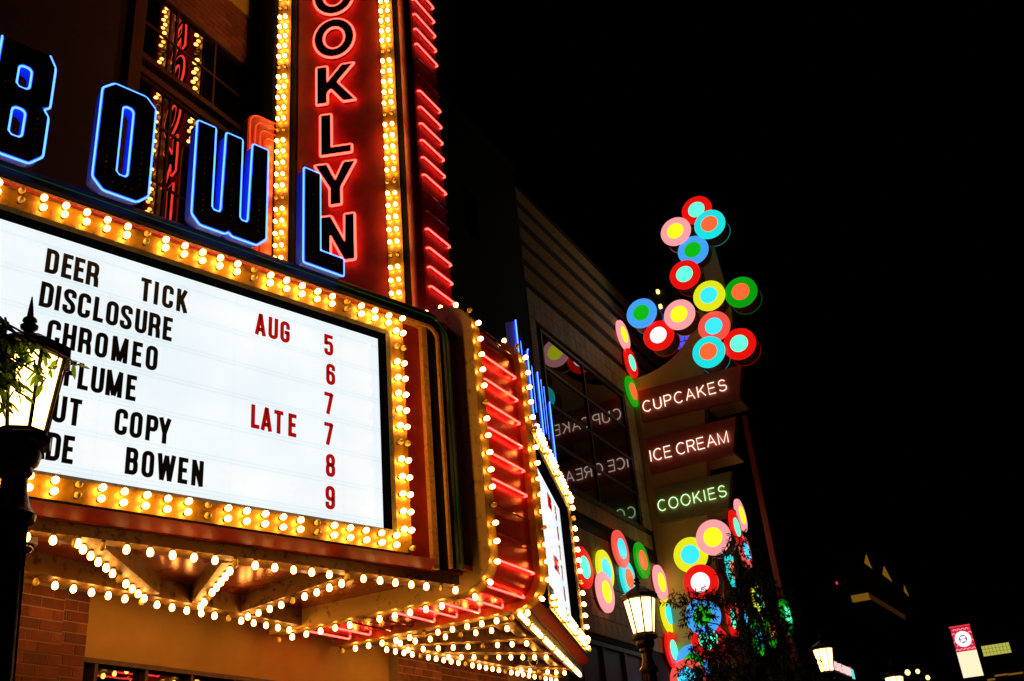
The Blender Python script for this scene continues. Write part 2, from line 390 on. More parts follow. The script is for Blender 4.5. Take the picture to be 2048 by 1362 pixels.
fi = fpath(FX-.085, FZ0+.085, FZ1-.085, .32, .34, -8.0, -5.80)
finsweep(fi, [(0, 9.521), (0, 10.529), (.1, 10.529), (.1, 9.521)], 'prow_panel', 'fin_red', True)
fs_ = fpath(FX-.004, FZ0+.004, FZ1-.004, .396, .416, -8.0, -5.80)
finsweep(fs_, [(0, 9.318), (0, 9.329), (.42, 9.329), (.42, 9.318)], 'side_plate', 'gold', True)
finsweep(fs_, [(0, 10.721), (0, 10.732), (.42, 10.732), (.42, 10.721)], 'side_plate', 'gold', True)
for (ya, ph) in ((9.42, 2), (10.64, 2)):
    pts = along(fp, .2035, .05)
    for k, ((x, z), (nx, nz_)) in enumerate(pts):
        PENDING.append((Vector((x, ya, z)), (nx, 0, nz_), (len(pts)-1-k) % 6 != 3))
# neon rungs of the prow; arc length measured so that one sits at z = 6.805
ft = fpath(FX-.030, FZ0+.030, FZ1-.030, .37, .39, -8.0, -5.80)
tb = along(ft, .001)
s0 = min(range(len(tb)), key=lambda i: abs(tb[i][0][1]-6.805)+(0 if tb[i][0][0] > FX-.031 else 9))
k = -2
while True:
    i = s0-int(round(k*310))
    if i < 150: break
    if i < len(tb):
        (x, z), (nx, nz_) = tb[i]; lit = (k % 8) < 6
        a = Vector((x, 0, z)); nv = Vector((nx, 0, nz_))
        pts = [a-nv*.05+Vector((0, 9.60, 0)), a-nv*.012+Vector((0, 9.605, 0)), a+Vector((0, 9.635, 0)), a+Vector((0, 10.42, 0)), a-nv*.012+Vector((0, 10.45, 0)), a-nv*.05+Vector((0, 10.455, 0))]
        t = MB().tube(pts, .0115, seg=8).build('neon_rung', 'neon_red' if lit else 'neon_off', MQ, None, True)
        for y in (9.80, 10.25): MB().tube([a-nv*.058+Vector((0, y, 0)), a-nv*.008+Vector((0, y, 0))], .005, seg=6).build('tube_support', 'socket', t)
    k += 1
# soffit, roof and lit beams
p1a = M1 @ Vector((-6.9, .02, 0)); p1b = M1 @ Vector((-.02, .02, 0)); p2a = M2 @ Vector((.0, .02, 0)); p2b = M2 @ Vector((5.85, .02, 0))
plan = [(p1a.x, p1a.y), (p1b.x, p1b.y), (p2a.x, p2a.y), (p2b.x, p2b.y), (-8.2, p2b.y), (-8.2, p1a.y)]
MB().prism([plan], 4.19, 4.24, 'xy').build('soffit', 'soffit', MQ)
MB().prism([plan], 6.98, 7.03, 'xy').build('roof', 'black_matte', MQ)
def beam(a, b, wd, z0=4.0, z1=4.188, name='soffit_beam'):
    a, b = Vector((*a, 0)), Vector((*b, 0)); t = (b-a).normalized(); n_ = Vector((t.y, -t.x, 0))*wd/2
    mb = MB(); vs = [a+n_, b+n_, b-n_, a-n_]
    mb.add([(v.x, v.y, z0) for v in vs]+[(v.x, v.y, z1) for v in vs], [(0,1,2,3),(7,6,5,4),(0,4,5,1),(1,5,6,2),(2,6,7,3),(3,7,4,0)])
    mb.build(name, 'brass_beam', MQ)
def brow(a, b, z, step, ph, start=0., per=6):
    a, b = Vector((*a, z)), Vector((*b, z)); L = (b-a).length; t = (b-a)/L; d = start; k = 0
    while d < L:
        PENDING.append((a+t*d, (0, 0, -1), k % per != ph)); d += step; k += 1
l1 = lambda s, n_: tuple((M1 @ Vector((s, -n_, 0)))[:2]); l2 = lambda s, n_: tuple((M2 @ Vector((s, -n_, 0)))[:2])
brow(l1(-4.403-.195*6, -.045), l1(-.1, -.045), 4.0, .195, 3)
beam((-7.62, 3.2), (-7.62, 9.31), .20, 4.003); brow((-7.60, 4.83), (-7.60, 9.2), 4.003, .198, 5)
beam((-6.53, 5.37), (-7.52, 7.02), .20, 4.006); brow((-6.47, 5.26), (-7.50, 6.95), 4.006, .196, 0)
beam((-6.22, 6.72), (-7.55, 7.70), .16, 4.009); brow((-6.12, 6.66), (-7.50, 7.66), 4.009, .20, 0)
beam((-7.60, 8.40), (-5.87, 7.955), .17, 4.012); brow((-7.45, 8.33), (-5.80, 7.88), 4.012, .20, 4)
# beams right of the prow
beam((-7.62, 10.75), (-7.62, 16.3), .20, 4.003); brow((-7.66, 11.2), (-7.62, 16.2), 4.003, .198, 4)
for a, b, ph, zz in (((-7.40, 10.96), (-5.85, 11.35), 4, 4.006), ((-7.60, 11.43), (-6.15, 12.62), 5, 4.009), ((-7.56, 12.40), (-6.60, 13.92), 3, 4.012), ((-7.48, 14.45), (-7.12, 15.60), 2, 4.006)):
    beam(a, b, .18, zz); brow(a, b, zz, .2, ph, .1)
brow(l2(.05, -.05), l2(5.75, -.05), 4.0, .165, 4)
# gold grid panel behind the front beam of the far side
MB().box(.1, 5.7, .30, .42, 4.03, 4.187).build('soffit_trim', 'gold_strip', MQ, M2)

# build the bulbs
cp = Vector((0, 0, 1.6))
PENDING.sort(key=lambda b: (b[0]-cp).length)
near_l = PENDING[:300]
for p, nv, lit in near_l: bulb(p, nv, lit, MQ)
for lit, name, me_ in ((True, 'far_bulbs', bulb_me), (False, 'far_unlit_bulbs', dead_me)):
    mb = MB(); msk = MB()
    for p, nv, l_ in PENDING[300:]:
        if l_ != lit: continue
        T = Matrix.Translation(p) @ Vector((0, 0, 1)).rotation_difference(Vector(nv)).to_matrix().to_4x4()
        mb.add([(T @ v.co) for v in me_.vertices], [tuple(f.vertices) for f in me_.polygons])
        msk.add([(T @ v.co) for v in sock_me.vertices], [tuple(f.vertices) for f in sock_me.polygons])
    o = stuff(mb.build(name, 'bulb' if lit else 'dead_glass', MQ, None, True))
    stuff(msk.build('far_sockets', 'socket', o))

# ------------------------------------------------------------------ condensed letters for the boards
def ribbon(mb, pts, t, y0, y1, closed=False):
    P = [Vector(p) for p in pts]; N = len(P); Ls = []; Rs = []
    for i, p in enumerate(P):
        a = P[i-1] if (closed or i > 0) else None; b = P[(i+1) % N] if (closed or i < N-1) else None
        t0 = (p-a).normalized() if a is not None else (b-p).normalized(); t1 = (b-p).normalized() if b is not None else t0
        n0 = Vector((-t0.y, t0.x)); n1 = Vector((-t1.y, t1.x)); k = n0+n1; k = k.normalized() if k.length > 1e-6 else n0
        L = (t/2)/max(.4, k.dot(n0)); Ls.append(p+k*L); Rs.append(p-k*L)
    vs = []; fs = []
    for l_, r_ in zip(Ls, Rs): vs += [(l_.x, y0, l_.y), (r_.x, y0, r_.y), (l_.x, y1, l_.y), (r_.x, y1, r_.y)]
    for i in range(N if closed else N-1):
        a = 4*i; b = 4*((i+1) % N)
        fs += [(a, a+1, b+1, b), (a+2, b+2, b+3, a+3), (a, b, b+2, a+2), (a+1, a+3, b+3, b+1)]
    if not closed: fs += [(0, 2, 3, 1), (4*N-4, 4*N-3, 4*N-1, 4*N-2)]
    mb.add(vs, fs)
def rnd(pts, r, closed=False, n=4):      # round the corners that carry a True flag
    out = []; N = len(pts)
    for i, p in enumerate(pts):
        if len(p) < 3 or (not closed and i in (0, N-1)): out.append(p[:2]); continue
        a = Vector(pts[i-1][:2]); c = Vector(p[:2]); b = Vector(pts[(i+1) % N][:2])
        ra = min(r, (a-c).length*.49); rb = min(r, (b-c).length*.49); s = c+(a-c).normalized()*ra; e = c+(b-c).normalized()*rb
        for j in range(n+1):
            q = j/n; out.append(tuple((1-q)**2*s+2*q*(1-q)*c+q*q*e))
    return out
T_ = .162
def glyph(ch):
    t = T_; W = .455; a = t/2; x0, x1, y0, y1 = a, W-a, a, 1-a; S = []; w_ = W; r = .17
    def p(*pts, c=False): S.append((rnd(pts, r, c), c))
    R1 = (1,)
    if ch == 'O': p((x0,y0,1),(x1,y0,1),(x1,y1,1),(x0,y1,1), c=True)
    elif ch == 'D': p((x0,y0),(x1,y0,1),(x1,y1,1),(x0,y1), c=True)
    elif ch == 'C': p((x1,.655),(x1,y1,1),(x0,y1,1),(x0,y0,1),(x1,y0,1),(x1,.345))
    elif ch == 'G': p((x1,.655),(x1,y1,1),(x0,y1,1),(x0,y0,1),(x1,y0,1),(x1,.53)); p((x1+.065,.475),(W*.46,.475))
    elif ch == 'S': p((x1,.68),(x1,y1,1),(x0,y1,1),(x0,.60,1),(x1,.41,1),(x1,y0,1),(x0,y0,1),(x0,.32))
    elif ch == 'U': p((x0,1),(x0,y0,1),(x1,y0,1),(x1,1))
    elif ch in 'EFL':
        w_ = .37; p((x0,0),(x0,1)); xe = w_
        if ch != 'L': p((t-.01,y1),(xe,y1)); p((t-.01,.52),(xe-.04,.52))
        if ch != 'F': p((t-.01,y0),(xe,y0))
    elif ch == 'I': w_ = t+.06; p((w_/2,0),(w_/2,1))
    elif ch == 'T': w_ = .41; p((0,y1),(w_,y1)); p((w_/2,0),(w_/2,1-t+.01))
    elif ch == 'H': p((x0,0),(x0,1)); p((x1,0),(x1,1)); p((t-.01,.5),(W-t+.01,.5))
    elif ch in 'PR':
        p((x0,0),(x0,1)); p((t-.01,y1),(x1,y1,1),(x1,.46,1),(t-.01,.46))
        if ch == 'R': p((x1-.045,.46),(x1+.005,.30,1),(x1+.015,0))
    elif ch == 'B': p((x0,0),(x0,1)); p((t-.01,y1),(x1-.01,y1,1),(x1-.01,.53,1),(t-.01,.53)); p((t-.01,.52),(x1,.52,1),(x1,y0,1),(t-.01,y0))
    elif ch == 'K': p((x0,0),(x0,1)); p((x0+.04,.36),(W-.09,1.0)); p((x0+.12,.56),(W-.06,0))
    elif ch == 'M': w_ = .60; p((x0,0),(x0,1)); p((w_-a,0),(w_-a,1)); p((.075,1),(w_/2,.04)); p((w_-.075,1),(w_/2,.04))
    elif ch == 'N': w_ = .46; p((x0,0),(x0,1)); p((w_-a,0),(w_-a,1)); p((.07,.99),(w_-.07,.01))
    elif ch == 'W': w_ = .68; p((.065,1),(.19,0)); p((.19,0),(.34,.95)); p((.34,.95),(.49,0)); p((.49,0),(.615,1))
    elif ch == 'Y': w_ = .46; p((.065,1),(.23,.40)); p((w_-.065,1),(.23,.40)); p((.23,0),(.23,.45))
    elif ch == 'A': w_ = .48; p((.065,0),(.24,1)); p((.415,0),(.24,1)); p((.13,.26),(.35,.26))
    elif ch == '5': p((W-.02,y1),(x0,y1),(x0,.52)); p((x0,.50),(x0,.585,1),(x1,.62,1),(x1,y0,1),(x0,y0,1),(x0,.30))
    elif ch == '6': p((x1,.70),(x1,y1,1),(x0,y1,1),(x0,y0,1),(x1,y0,1),(x1,.56,1),(x0,.56))
    elif ch == '9': p((x0,.30),(x0,y0,1),(x1,y0,1),(x1,y1,1),(x0,y1,1),(x0,.44,1),(x1,.44))
    elif ch == '7': p((0,y1),(x1+.02,y1)); p((x1,1-.03),(.15,0))
    elif ch == '8': p((x0,y0,1),(x1,y0,1),(x1,.52,1),(x0,.52,1), c=True); p((x0+.008,.52,1),(x1-.008,.52,1),(x1-.008,y1,1),(x0+.008,y1,1), c=True)
    return S, w_
GM = {}
def glyph_mesh(ch, m_):
    if (ch, m_) not in GM:
        mb = MB(); S, w_ = glyph(ch); H = .232
        for i, (pts, c) in enumerate(S): ribbon(mb, [(x*H, z*H) for x, z in pts], T_*H, -.012-.0004*i, -.004+.0002*i, c)
        me = mb.mesh('sign_letter'); me.materials.append(MATS[m_]); GM[(ch, m_)] = me
    return GM[(ch, m_)]
ORD = ['first', 'second', 'third', 'fourth', 'fifth', 'sixth', 'seventh', 'eighth', 'ninth', 'tenth', 'eleventh']
ROWN = ['top row', 'second row', 'third row', 'fourth row', 'fifth row', 'bottom row']
rows = [
 [('D',-4.555),('E',-4.42),('E',-4.315),('R',-4.21),('T',-3.72),('I',-3.60),('C',-3.515),('K',-3.375)],
 [('D',-4.565),('I',-4.445),('S',-4.375),('C',-4.25),('L',-4.115),('O',-4.005),('S',-3.88),('U',-3.745),('R',-3.62),('E',-3.485)],
 [('C',-4.47),('H',-4.34),('R',-4.21),('O',-4.07),('M',-3.925),('E',-3.745),('O',-3.62)],
 [('F',-4.29),('L',-4.18),('U',-4.07),('M',-3.945),('E',-3.77)],
 [('C',-4.48),('U',-4.35),('T',-4.22),('C',-3.84),('O',-3.71),('P',-3.57),('Y',-3.455)],
 [('W',-4.65),('A',-4.48),('D',-4.36),('E',-4.235),('B',-3.72),('O',-3.58),('W',-3.445),('E',-3.255),('N',-3.13)]]
reds = [[('A',-2.555),('U',-2.41),('G',-2.275),('5',-1.755)], [('6',-1.735)], [('7',-1.755)],
        [('L',-2.57),('A',-2.465),('T',-2.325),('E',-2.17),('7',-1.76)], [('8',-1.745)], [('9',-1.75)]]
def place_letters(M, dx, where, grp):
    for i in range(6):
        for m_, colr, lst in (('letter_black', 'black', rows[i]), ('letter_red', 'red', reds[i])):
            for j, (ch, x) in enumerate(lst):
                o = link('sign_letter', glyph_mesh(ch, m_), None)
                o.matrix_world = M @ Matrix.Translation((x+dx, -.002, 6.18-.325*i)) @ Matrix.Rotation(random.uniform(-.006, .006), 4, 'Y')
                kind = 'number' if ch.isdigit() else 'letter'
                if len(lst) == 1: lab = f'red {kind} {ch} alone at right of the {ROWN[i]}, {where}'
                else: lab = f'{colr} {kind} {ch}, {ORD[j]} {colr} character of the {ROWN[i]}, {where}'
                tag(o, lab, 'letter', grp)
place_letters(M1, 0, 'near letter board', 'letters hung on the near board')
place_letters(M2, 5.82, 'far letter board', 'letters hung on the far board')

# ------------------------------------------------------------------ blue neon letters on top
ch_ = .10
def cut(x0, x1, z0, z1, c, cz=None):
    c2 = cz or c
    return [(x0+c, z0), (x1-c, z0), (x1, z0+c2), (x1, z1-c2), (x1-c, z1), (x0+c, z1), (x0, z1-c2), (x0, z0+c2)]
NL = {
 'B': ([[(0,0),(.36,0),(.46,.11),(.46,.53),(.40,.61),(.46,.65),(.46,1.10),(.40,1.21),(0,1.21)],
        [*cut(.15,.29,.73,1.00,.035)], [*cut(.15,.29,.20,.53,.035)]], -5.165),
 'O': ([cut(0,.51,0,1.215,.10), cut(.185,.32,.20,1.025,.035)], -4.24),
 'W': ([[(.085,0),(.35,0),(.385,.045),(.43,0),(.70,0),(.80,.10),(.80,1.205),(.635,1.205),(.61,.24),(.585,.205),(.52,.205),(.495,.24),(.495,1.205),(.325,1.205),(.305,.24),(.28,.205),(.21,.205),(.185,.24),(.185,1.205),(0,1.205),(0,.09)]], -3.265),
 'L': ([[(0,0),(.49,0),(.49,.195),(.19,.195),(.19,1.19),(0,1.19)]], -1.99)}
def neon_letter(ch, M, x, lab, grp):
    loops, _ = NL[ch]
    T = M @ Matrix.Translation((-7.11+(x+7.11)*.986 if x < 0 else x, -.11, 7.125)) @ Matrix.Diagonal((.986, 1, .986, 1))
    base = T @ Vector((.2, .1, 0))
    t = thing('neon_letter', lab, 'neon letter', base, grp)
    MB().prism(loops, .006, .17).build('letter_return', 'blue_return', t, T)
    MB().prism([offset(l, -.002 if i == 0 else -.002) for i, l in enumerate(loops)], -.004, .005).build('letter_face', 'black_matte', t, T)
    for i, l in enumerate(loops):
        q = offset(l, .014 if i == 0 else -.014)
        q2 = rnd([(*p, 1) for p in q], .03, True, 3)
        if ch == 'B' and i == 0:      # the tube skips the top edge
            q3 = [p for p in q if p[1] < 1.19 or p[0] > .3]; q3 = [(q[-1][0], q[-1][1]-.005)] + [(*p, 1) for p in q3]
            MB().tube([(a, .012, b) for a, b in rnd(q3, .03, False, 3)], .0095, False, 8).build('neon_tube', 'neon_blue', t, T, True); continue
        MB().tube([(a, .012, b) for a, b in q2], .0095, True, 8).build('neon_tube', 'neon_blue', t, T, True)
    # rows of small unlit bulbs on the face
    mb = MB()
    def dots(p, q, k):
        for i in range(k):
            f_ = (i+.5)/k
            c = (p[0]+(q[0]-p[0])*f_, p[1]+(q[1]-p[1])*f_)
            mb.add([(c[0]+dx, -.004+dy, c[1]+dz) for dx, dy, dz in ((.006,0,0),(0,0,.006),(-.006,0,0),(0,0,-.006),(0,-.009,0))], [(0,1,4),(1,2,4),(2,3,4),(3,0,4)])
    if ch == 'L': dots((.095, 1.13), (.095, .12), 18); dots((.13, .095), (.45, .095), 5)
    if ch == 'O': dots((.09, 1.08), (.09, .14), 15); dots((.42, 1.08), (.42, .14), 15); dots((.14, .10), (.38, .10), 4); dots((.14, 1.12), (.38, 1.12), 4)
    if ch == 'W':
        for xx in (.09, .40, .71): dots((xx, 1.13), (xx, .12), 16)
    if ch == 'B': dots((.07, 1.1), (.07, .1), 15); dots((.375, 1.05), (.375, .7), 5); dots((.375, .5), (.375, .15), 6); dots((.12, .62), (.33, .62), 4)
    stuff(mb.build('face_bulbs', 'face_dot', t, T))
    return t
for ch, (lp, x) in NL.items():
    neon_letter(ch, M1, x, f'blue neon outlined letter {ch} standing on top of the near letter board', 'blue neon letters on the near side')
    neon_letter(ch, M2, x+6.235, f'blue neon outlined letter {ch} seen edge-on above the far letter board', 'blue neon letters on the far side')

# ------------------------------------------------------------------ vertical blade sign
K = 1.0125
zk = lambda z: 1.6+(z-1.6)*K
BL = thing('blade_sign', 'tall vertical red blade sign with neon letters and two bulb columns above the marquee', 'blade sign', (-6.8, 10.03, 7.06))
ZB, ZT = 7.06, 16.4
a_ = math.radians(68.5); db = Vector((math.sin(a_), math.cos(a_), 0))
fl = Vector((-5.842, 9.72, 0)); bl = fl-db*2.09; wk = -7.99
plan = [(fl.x, fl.y), (fl.x, 20.06-fl.y), (bl.x, 20.06-bl.y), (wk, 20.06-bl.y), (wk, bl.y), (bl.x, bl.y)]
MB().prism([plan], ZB, ZT, 'xy').build('body', 'blade_red', BL)
MBl = F((fl.x, fl.y), 68.5)
def U(u): return u*K
for u0, u1, nm, mt, yy in ((-.21, -.005, 'column', None, 0), (-.287, -.213, 'dark_groove', 'black_matte', -.012), (-.49, -.29, 'bulb_strip', 'gold_strip', -.03), (-1.825, -1.74, 'dark_groove', 'black_matte', -.012), (-2.025, -1.828, 'bulb_strip', 'gold_strip', -.03), (-2.09, -2.028, 'dark_groove', 'black_matte', -.012)):
    if nm == 'column':
        prof = [(U(u0), .0)]+[(U((u0+u1)/2)+U((u1-u0)/2)*math.cos(q), -.085*math.sin(q)) for q in (math.pi-math.pi*i/10 for i in range(11))]+[(U(u1), .0)]
        MB().prism([prof[1:-1]], ZB, ZT-.1, 'xy').build('column', 'blade_red', BL, MBl, True)
    else: MB().box(U(u0), U(u1), yy, .01, ZB, ZT-.1).build(nm, mt, BL, MBl)
nb = MBl.to_3x3() @ Vector((0, -1, 0))
for us in ((-1.986, -1.899), (-.452, -.355)):
    k = -24
    while True:
        z = zk(11.926-.19117*k)
        if z < 7.3: break
        k += 1
        if z > ZT-.15: continue
        for u in us: bulb(MBl @ Vector((U(u), -.03, z)), nb, (k-1) % 6 != 0, BL)
# letters of the blade
def ell(cx, cz, rx, rz, n_=28): return [(cx+rx*math.cos(2*math.pi*i/n_), cz+rz*math.sin(2*math.pi*i/n_)) for i in range(n_)]
BLT = [
 ('N', [[(0,0),(0,.73),(.16,.73),(.33,.33),(.33,.73),(.48,.73),(.48,0),(.32,0),(.15,.40),(.15,0)]], -1.385, 8.49),
 ('Y', [[(0,.70),(.19,.70),(.30,.44),(.41,.70),(.60,.70),(.385,.28),(.385,0),(.215,0),(.215,.28)]], -1.465, 9.375),
 ('L', [[(0,0),(0,.715),(.17,.715),(.17,.145),(.455,.145),(.455,0)]], -1.378, 10.21),
 ('K', [[(0,0),(0,.69),(.17,.69),(.17,.42),(.37,.69),(.57,.69),(.32,.37),(.585,0),(.385,0),(.215,.245),(.17,.19),(.17,0)]], -1.43, 11.11),
 ('O', [ell(.31,.372,.31,.372), ell(.31,.372,.15,.20)], -1.472, 11.945),
 ('O', [ell(.31,.372,.31,.372), ell(.31,.372,.15,.20)], -1.472, 12.775),
 ('R', [[(0,0),(0,.70),(.38,.70),(.50,.63),(.53,.5),(.50,.37),(.43,.30),(.57,0),(.38,0),(.27,.26),(.16,.26),(.16,0)], [(.16,.39),(.16,.57),(.33,.57),(.37,.48),(.33,.39)]], -1.42, 13.62),
 ('B', [[(0,0),(0,.70),(.38,.70),(.49,.62),(.50,.47),(.44,.37),(.53,.28),(.53,.11),(.42,0)], [(.16,.42),(.16,.58),(.31,.58),(.34,.50),(.31,.42)], [(.16,.12),(.16,.30),(.33,.30),(.37,.21),(.33,.12)]], -1.42, 14.45)]
for ch, loops, u, z in BLT:
    T = MBl @ Matrix.Translation((U(u), 0, zk(z))) @ Matrix.Diagonal((K, 1, K, 1))
    lt = MB().prism([offset(l, -.018 if i == 0 else .018) for i, l in enumerate(loops)], -.085, .004).build('sign_letter', 'black_paint', BL, T)
    for i, l in enumerate(loops):
        q = rnd([(*p, 1) for p in offset(l, -.004 if i == 0 else .004)], .025, True, 2)
        MB().tube([(a, -.070, b) for a, b in q], .0175, True, 8).build('neon_tube', 'neon_orange', lt, T, True)
# slanted-looking rungs across the front edge
z = 1.6+(7.522-1.6)*1.0925; k = 0
while z < ZT-.2:
    lit = (k % 8) < 4 or (k % 8) > 5
    x = fl.x+.045
    pts = [(x-.04, 9.735, z), (x-.01, 9.74, z), (x, 9.765, z), (x, 10.285, z), (x-.01, 10.31, z), (x-.04, 10.315, z)]
    t = MB().tube(pts, .0125, seg=8).build('neon_rung', 'neon_red' if lit else 'neon_off', BL, None, True)
    for y in (9.86, 10.2): MB().tube([(fl.x+.002, y, z), (x-.008, y, z)], .005, seg=6).build('tube_support', 'socket', t)
    z += .2930; k += 1
# stepped wing on the near side of the blade, with nested neon
MW = F((-7.77, 8.96), 17.5)
def wing(x, zt, r, zb): return [(x, zb)] + [(x+r-r*math.cos(q), zt-r+r*math.sin(q)) for q in (math.pi/2*i/8 for i in range(9))] + [(.10, zt)]
wo = wing(-.44, 11.08, .17, 7.06)
MB().prism([wo+[(.10, 7.06)]], 0, .16).build('wing', 'wing_orange', BL, MW)
for x, zt, r in ((-.415, 11.05, .16), (-.33, 10.95, .13), (-.25, 10.84, .10), (-.165, 10.73, .06)):
    MB().tube([(a, -.03, b) for a, b in wing(x, zt, r, 7.2)], .009, seg=6).build('neon_tube', 'neon_wing', BL, MW, True)
MB().box(-7.996, bl.x+.004, bl.y-.014, bl.y-.002, ZB, ZT).build('side_cover', 'black_matte', BL)
# black bracket that ties the blade to the wall
MB().box(-8.41, -7.985, 9.13, 10.93, 7.05, 16.2).build('wall_bracket', 'black_matte', BL)

# ------------------------------------------------------------------ brick building
MWL = F((0, 0), 0)      # facade frame: local x = world Y, local y = -world X
def wbox(mb, y0, y1, z0, z1, xa, xb): return mb.box(min(xa, xb), max(xa, xb), y0, y1, z0, z1)
BB = thing('brick_building', 'dark brick building with tall divided windows behind the marquee', 'building', (-9.5, 8, 0))
mb = MB()
WX = -8.42
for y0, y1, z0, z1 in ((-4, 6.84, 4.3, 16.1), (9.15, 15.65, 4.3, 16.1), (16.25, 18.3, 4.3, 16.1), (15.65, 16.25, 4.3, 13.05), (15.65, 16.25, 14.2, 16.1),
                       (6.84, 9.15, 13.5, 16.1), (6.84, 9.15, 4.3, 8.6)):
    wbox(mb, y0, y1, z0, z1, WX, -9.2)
mb.build('wall', 'brick_wall_shaded', BB)
wbox(MB(), 15.6, 16.3, 13.0, 14.25, -8.6, -8.7).build('niche', 'trim_red', BB)
wbox(MB(), -4, 18.3, 16.1, 16.25, -8.34, -9.3).build('coping', 'trim_red', BB)
# lintel between the upper window and the stucco field: real bricks on a mortar bed
lin = wbox(MB(), 7.045, 9.13, 12.60, 13.5, -8.424, -8.9).build('lintel', 'mortar', BB)
brick_mes = []
for mname in ('brick_a', 'brick_b', 'brick_c'):
    me = MB().box(-.034, .034, -.1205, .1205, -.0445, .0445).mesh('brick'); me.materials.append(MATS[mname]); brick_mes.append(me)
half_mes = []
for mname in ('brick_a', 'brick_b', 'brick_c'):
    me = MB().box(-.034, .034, -.0575, .0575, -.0445, .0445).mesh('brick'); me.materials.append(MATS[mname]); half_mes.append(me)
def lay(parent, X, ya, yb, za, zb_, face=0):
    """stretcher bond on the plane X between ya..yb, pieces as parts of parent"""
    r = 0; z = zb_-.05
    while z > za:
        y = ya+(.125 if r % 2 == 0 else 0)
        if r % 2 == 0: put(half_mes, X, ya+.0615, z, parent)
        while y < yb-.01:
            if y+.25 <= yb+.012: put(brick_mes, X, y+.125, z, parent); y += .25
            else:
                if yb-y > .1: put(half_mes, X, y+.0625, z, parent)
                y += .125
                if yb-y < .1: break
        z -= .10; r += 1
def put(mes, X, y, z, parent):
    o = bpy.data.objects.new('brick', random.choices(mes, (5, 4, 2))[0]); COL.objects.link(o); adopt(o, parent)
    o.location = (X+random.uniform(-.003, .003), y, z)
lay(lin, -8.45, 7.05, 9.12, 12.60, 13.5)
wbox(MB(), 7.045, 9.13, 13.505, 16.05, -8.40, -8.5).build('stucco_field', 'stucco', BB)
# tall red-brown jamb left of the window
wbox(MB(), 6.845, 7.035, 7.5, 16.05, -8.36, -8.55).build('window_jamb', 'trim_red', BB)
# two stacked windows
def window(parent, X, ya, yb, za, zb_, vs, hs, fm='trim_red', gm='pane_glass', t=.05, sill=None, frame_d=.07):
    fr = MB()
    wbox(fr, ya, yb, zb_-t, zb_, X+frame_d, X-.06); wbox(fr, ya, yb, za, za+t, X+frame_d, X-.06)
    wbox(fr, ya, ya+t, za+t, zb_-t, X+frame_d-.002, X-.06); wbox(fr, yb-t, yb, za+t, zb_-t, X+frame_d-.002, X-.06)
    wd = fr.build('window', fm, parent)
    for y in vs: wbox(MB(), y-t*.45, y+t*.45, za+t, zb_-t, X+frame_d-.012, X-.03).build('mullion', fm, wd)
    for z in hs: wbox(MB(), ya+t, yb-t, z-t*.45, z+t*.45, X+frame_d-.018, X-.03).build('glazing_bar', fm, wd)
    ys = [ya+t]+list(vs)+[yb-t]; zs = [za+t]+list(hs)+[zb_-t]
    for i in range(len(ys)-1):
        for j in range(len(zs)-1):
            o = wbox(MB(), 0, ys[i+1]-ys[i], 0, zs[j+1]-zs[j], 0, -.008).build('pane', gm, wd)
            o.location = (X, ys[i], zs[j]); o.rotation_euler = (0, random.uniform(-.003, .003), random.uniform(-.003, .003))
    if sill: wbox(MB(), ya-.03, yb+.03, za-sill, za-.002, X+.11, X-.06).build('sill', fm, wd)
    return wd
window(BB, -8.51, 7.04, 9.145, 11.36, 12.598, (7.70, 8.45), (11.95,), t=.04, frame_d=.03)
wbox(MB(), 7.04, 9.145, 11.27, 11.355, -8.44, -8.6).build('sill', 'trim_red', BB)
wbox(MB(), 7.04, 9.145, 11.02, 11.265, -8.50, -8.6).build('spandrel', 'black_matte', BB)
wbox(MB(), 7.04, 9.145, 11.03, 11.13, -8.45, -8.499).build('sill', 'trim_red', BB)
window(BB, -8.51, 7.04, 9.145, 8.6, 11.015, (7.70, 8.45), (9.55, 10.42), t=.04, frame_d=.03)
# entrance level under the marquee
LX = -8.0
pr_ = wbox(MB(), 4.96, 6.462, 0.1, 4.30, -7.992, -8.6).build('pier', 'mortar', BB)
lay(pr_, -8.02, 4.961, 6.461, 2.9, 4.055)
pr2 = wbox(MB(), 6.463, 6.842, 0.1, 4.30, -8.112, -8.6).build('pier', 'mortar', BB)
lay(pr2, -8.14, 6.465, 6.84, 2.9, 4.105)
wbox(MB(), 6.843, 12.1, 3.535, 4.31, -8.25, -8.6).build('entrance_wall', 'stucco', BB)
pr3 = wbox(MB(), 12.101, 13.228, 0.1, 4.30, -8.092, -8.6).build('pier', 'mortar', BB)
lay(pr3, -8.12, 12.102, 13.227, 2.9, 4.105)
pr4 = wbox(MB(), 13.229, 17.9, 0.1, 4.30, -8.192, -8.6).build('pier', 'mortar', BB)
lay(pr4, -8.22, 13.23, 15.48, 3.2, 4.105)
wbox(MB(), -4, 4.959, 0.1, 4.30, -8.3, -8.6).build('base_wall', 'brick_wall_shaded', BB)
window(BB, -8.35, 6.844, 12.098, 2.4, 3.534, (7.12, 7.76, 8.40, 9.06, 9.72, 10.38, 11.04, 11.7), (), 'bronze', 'pane_glass', t=.045, frame_d=.10)
window(BB, -8.35, 6.844, 12.098, .12, 2.398, (8.40, 9.72, 11.04), (), 'bronze', 'pane_glass', t=.08, frame_d=.12)

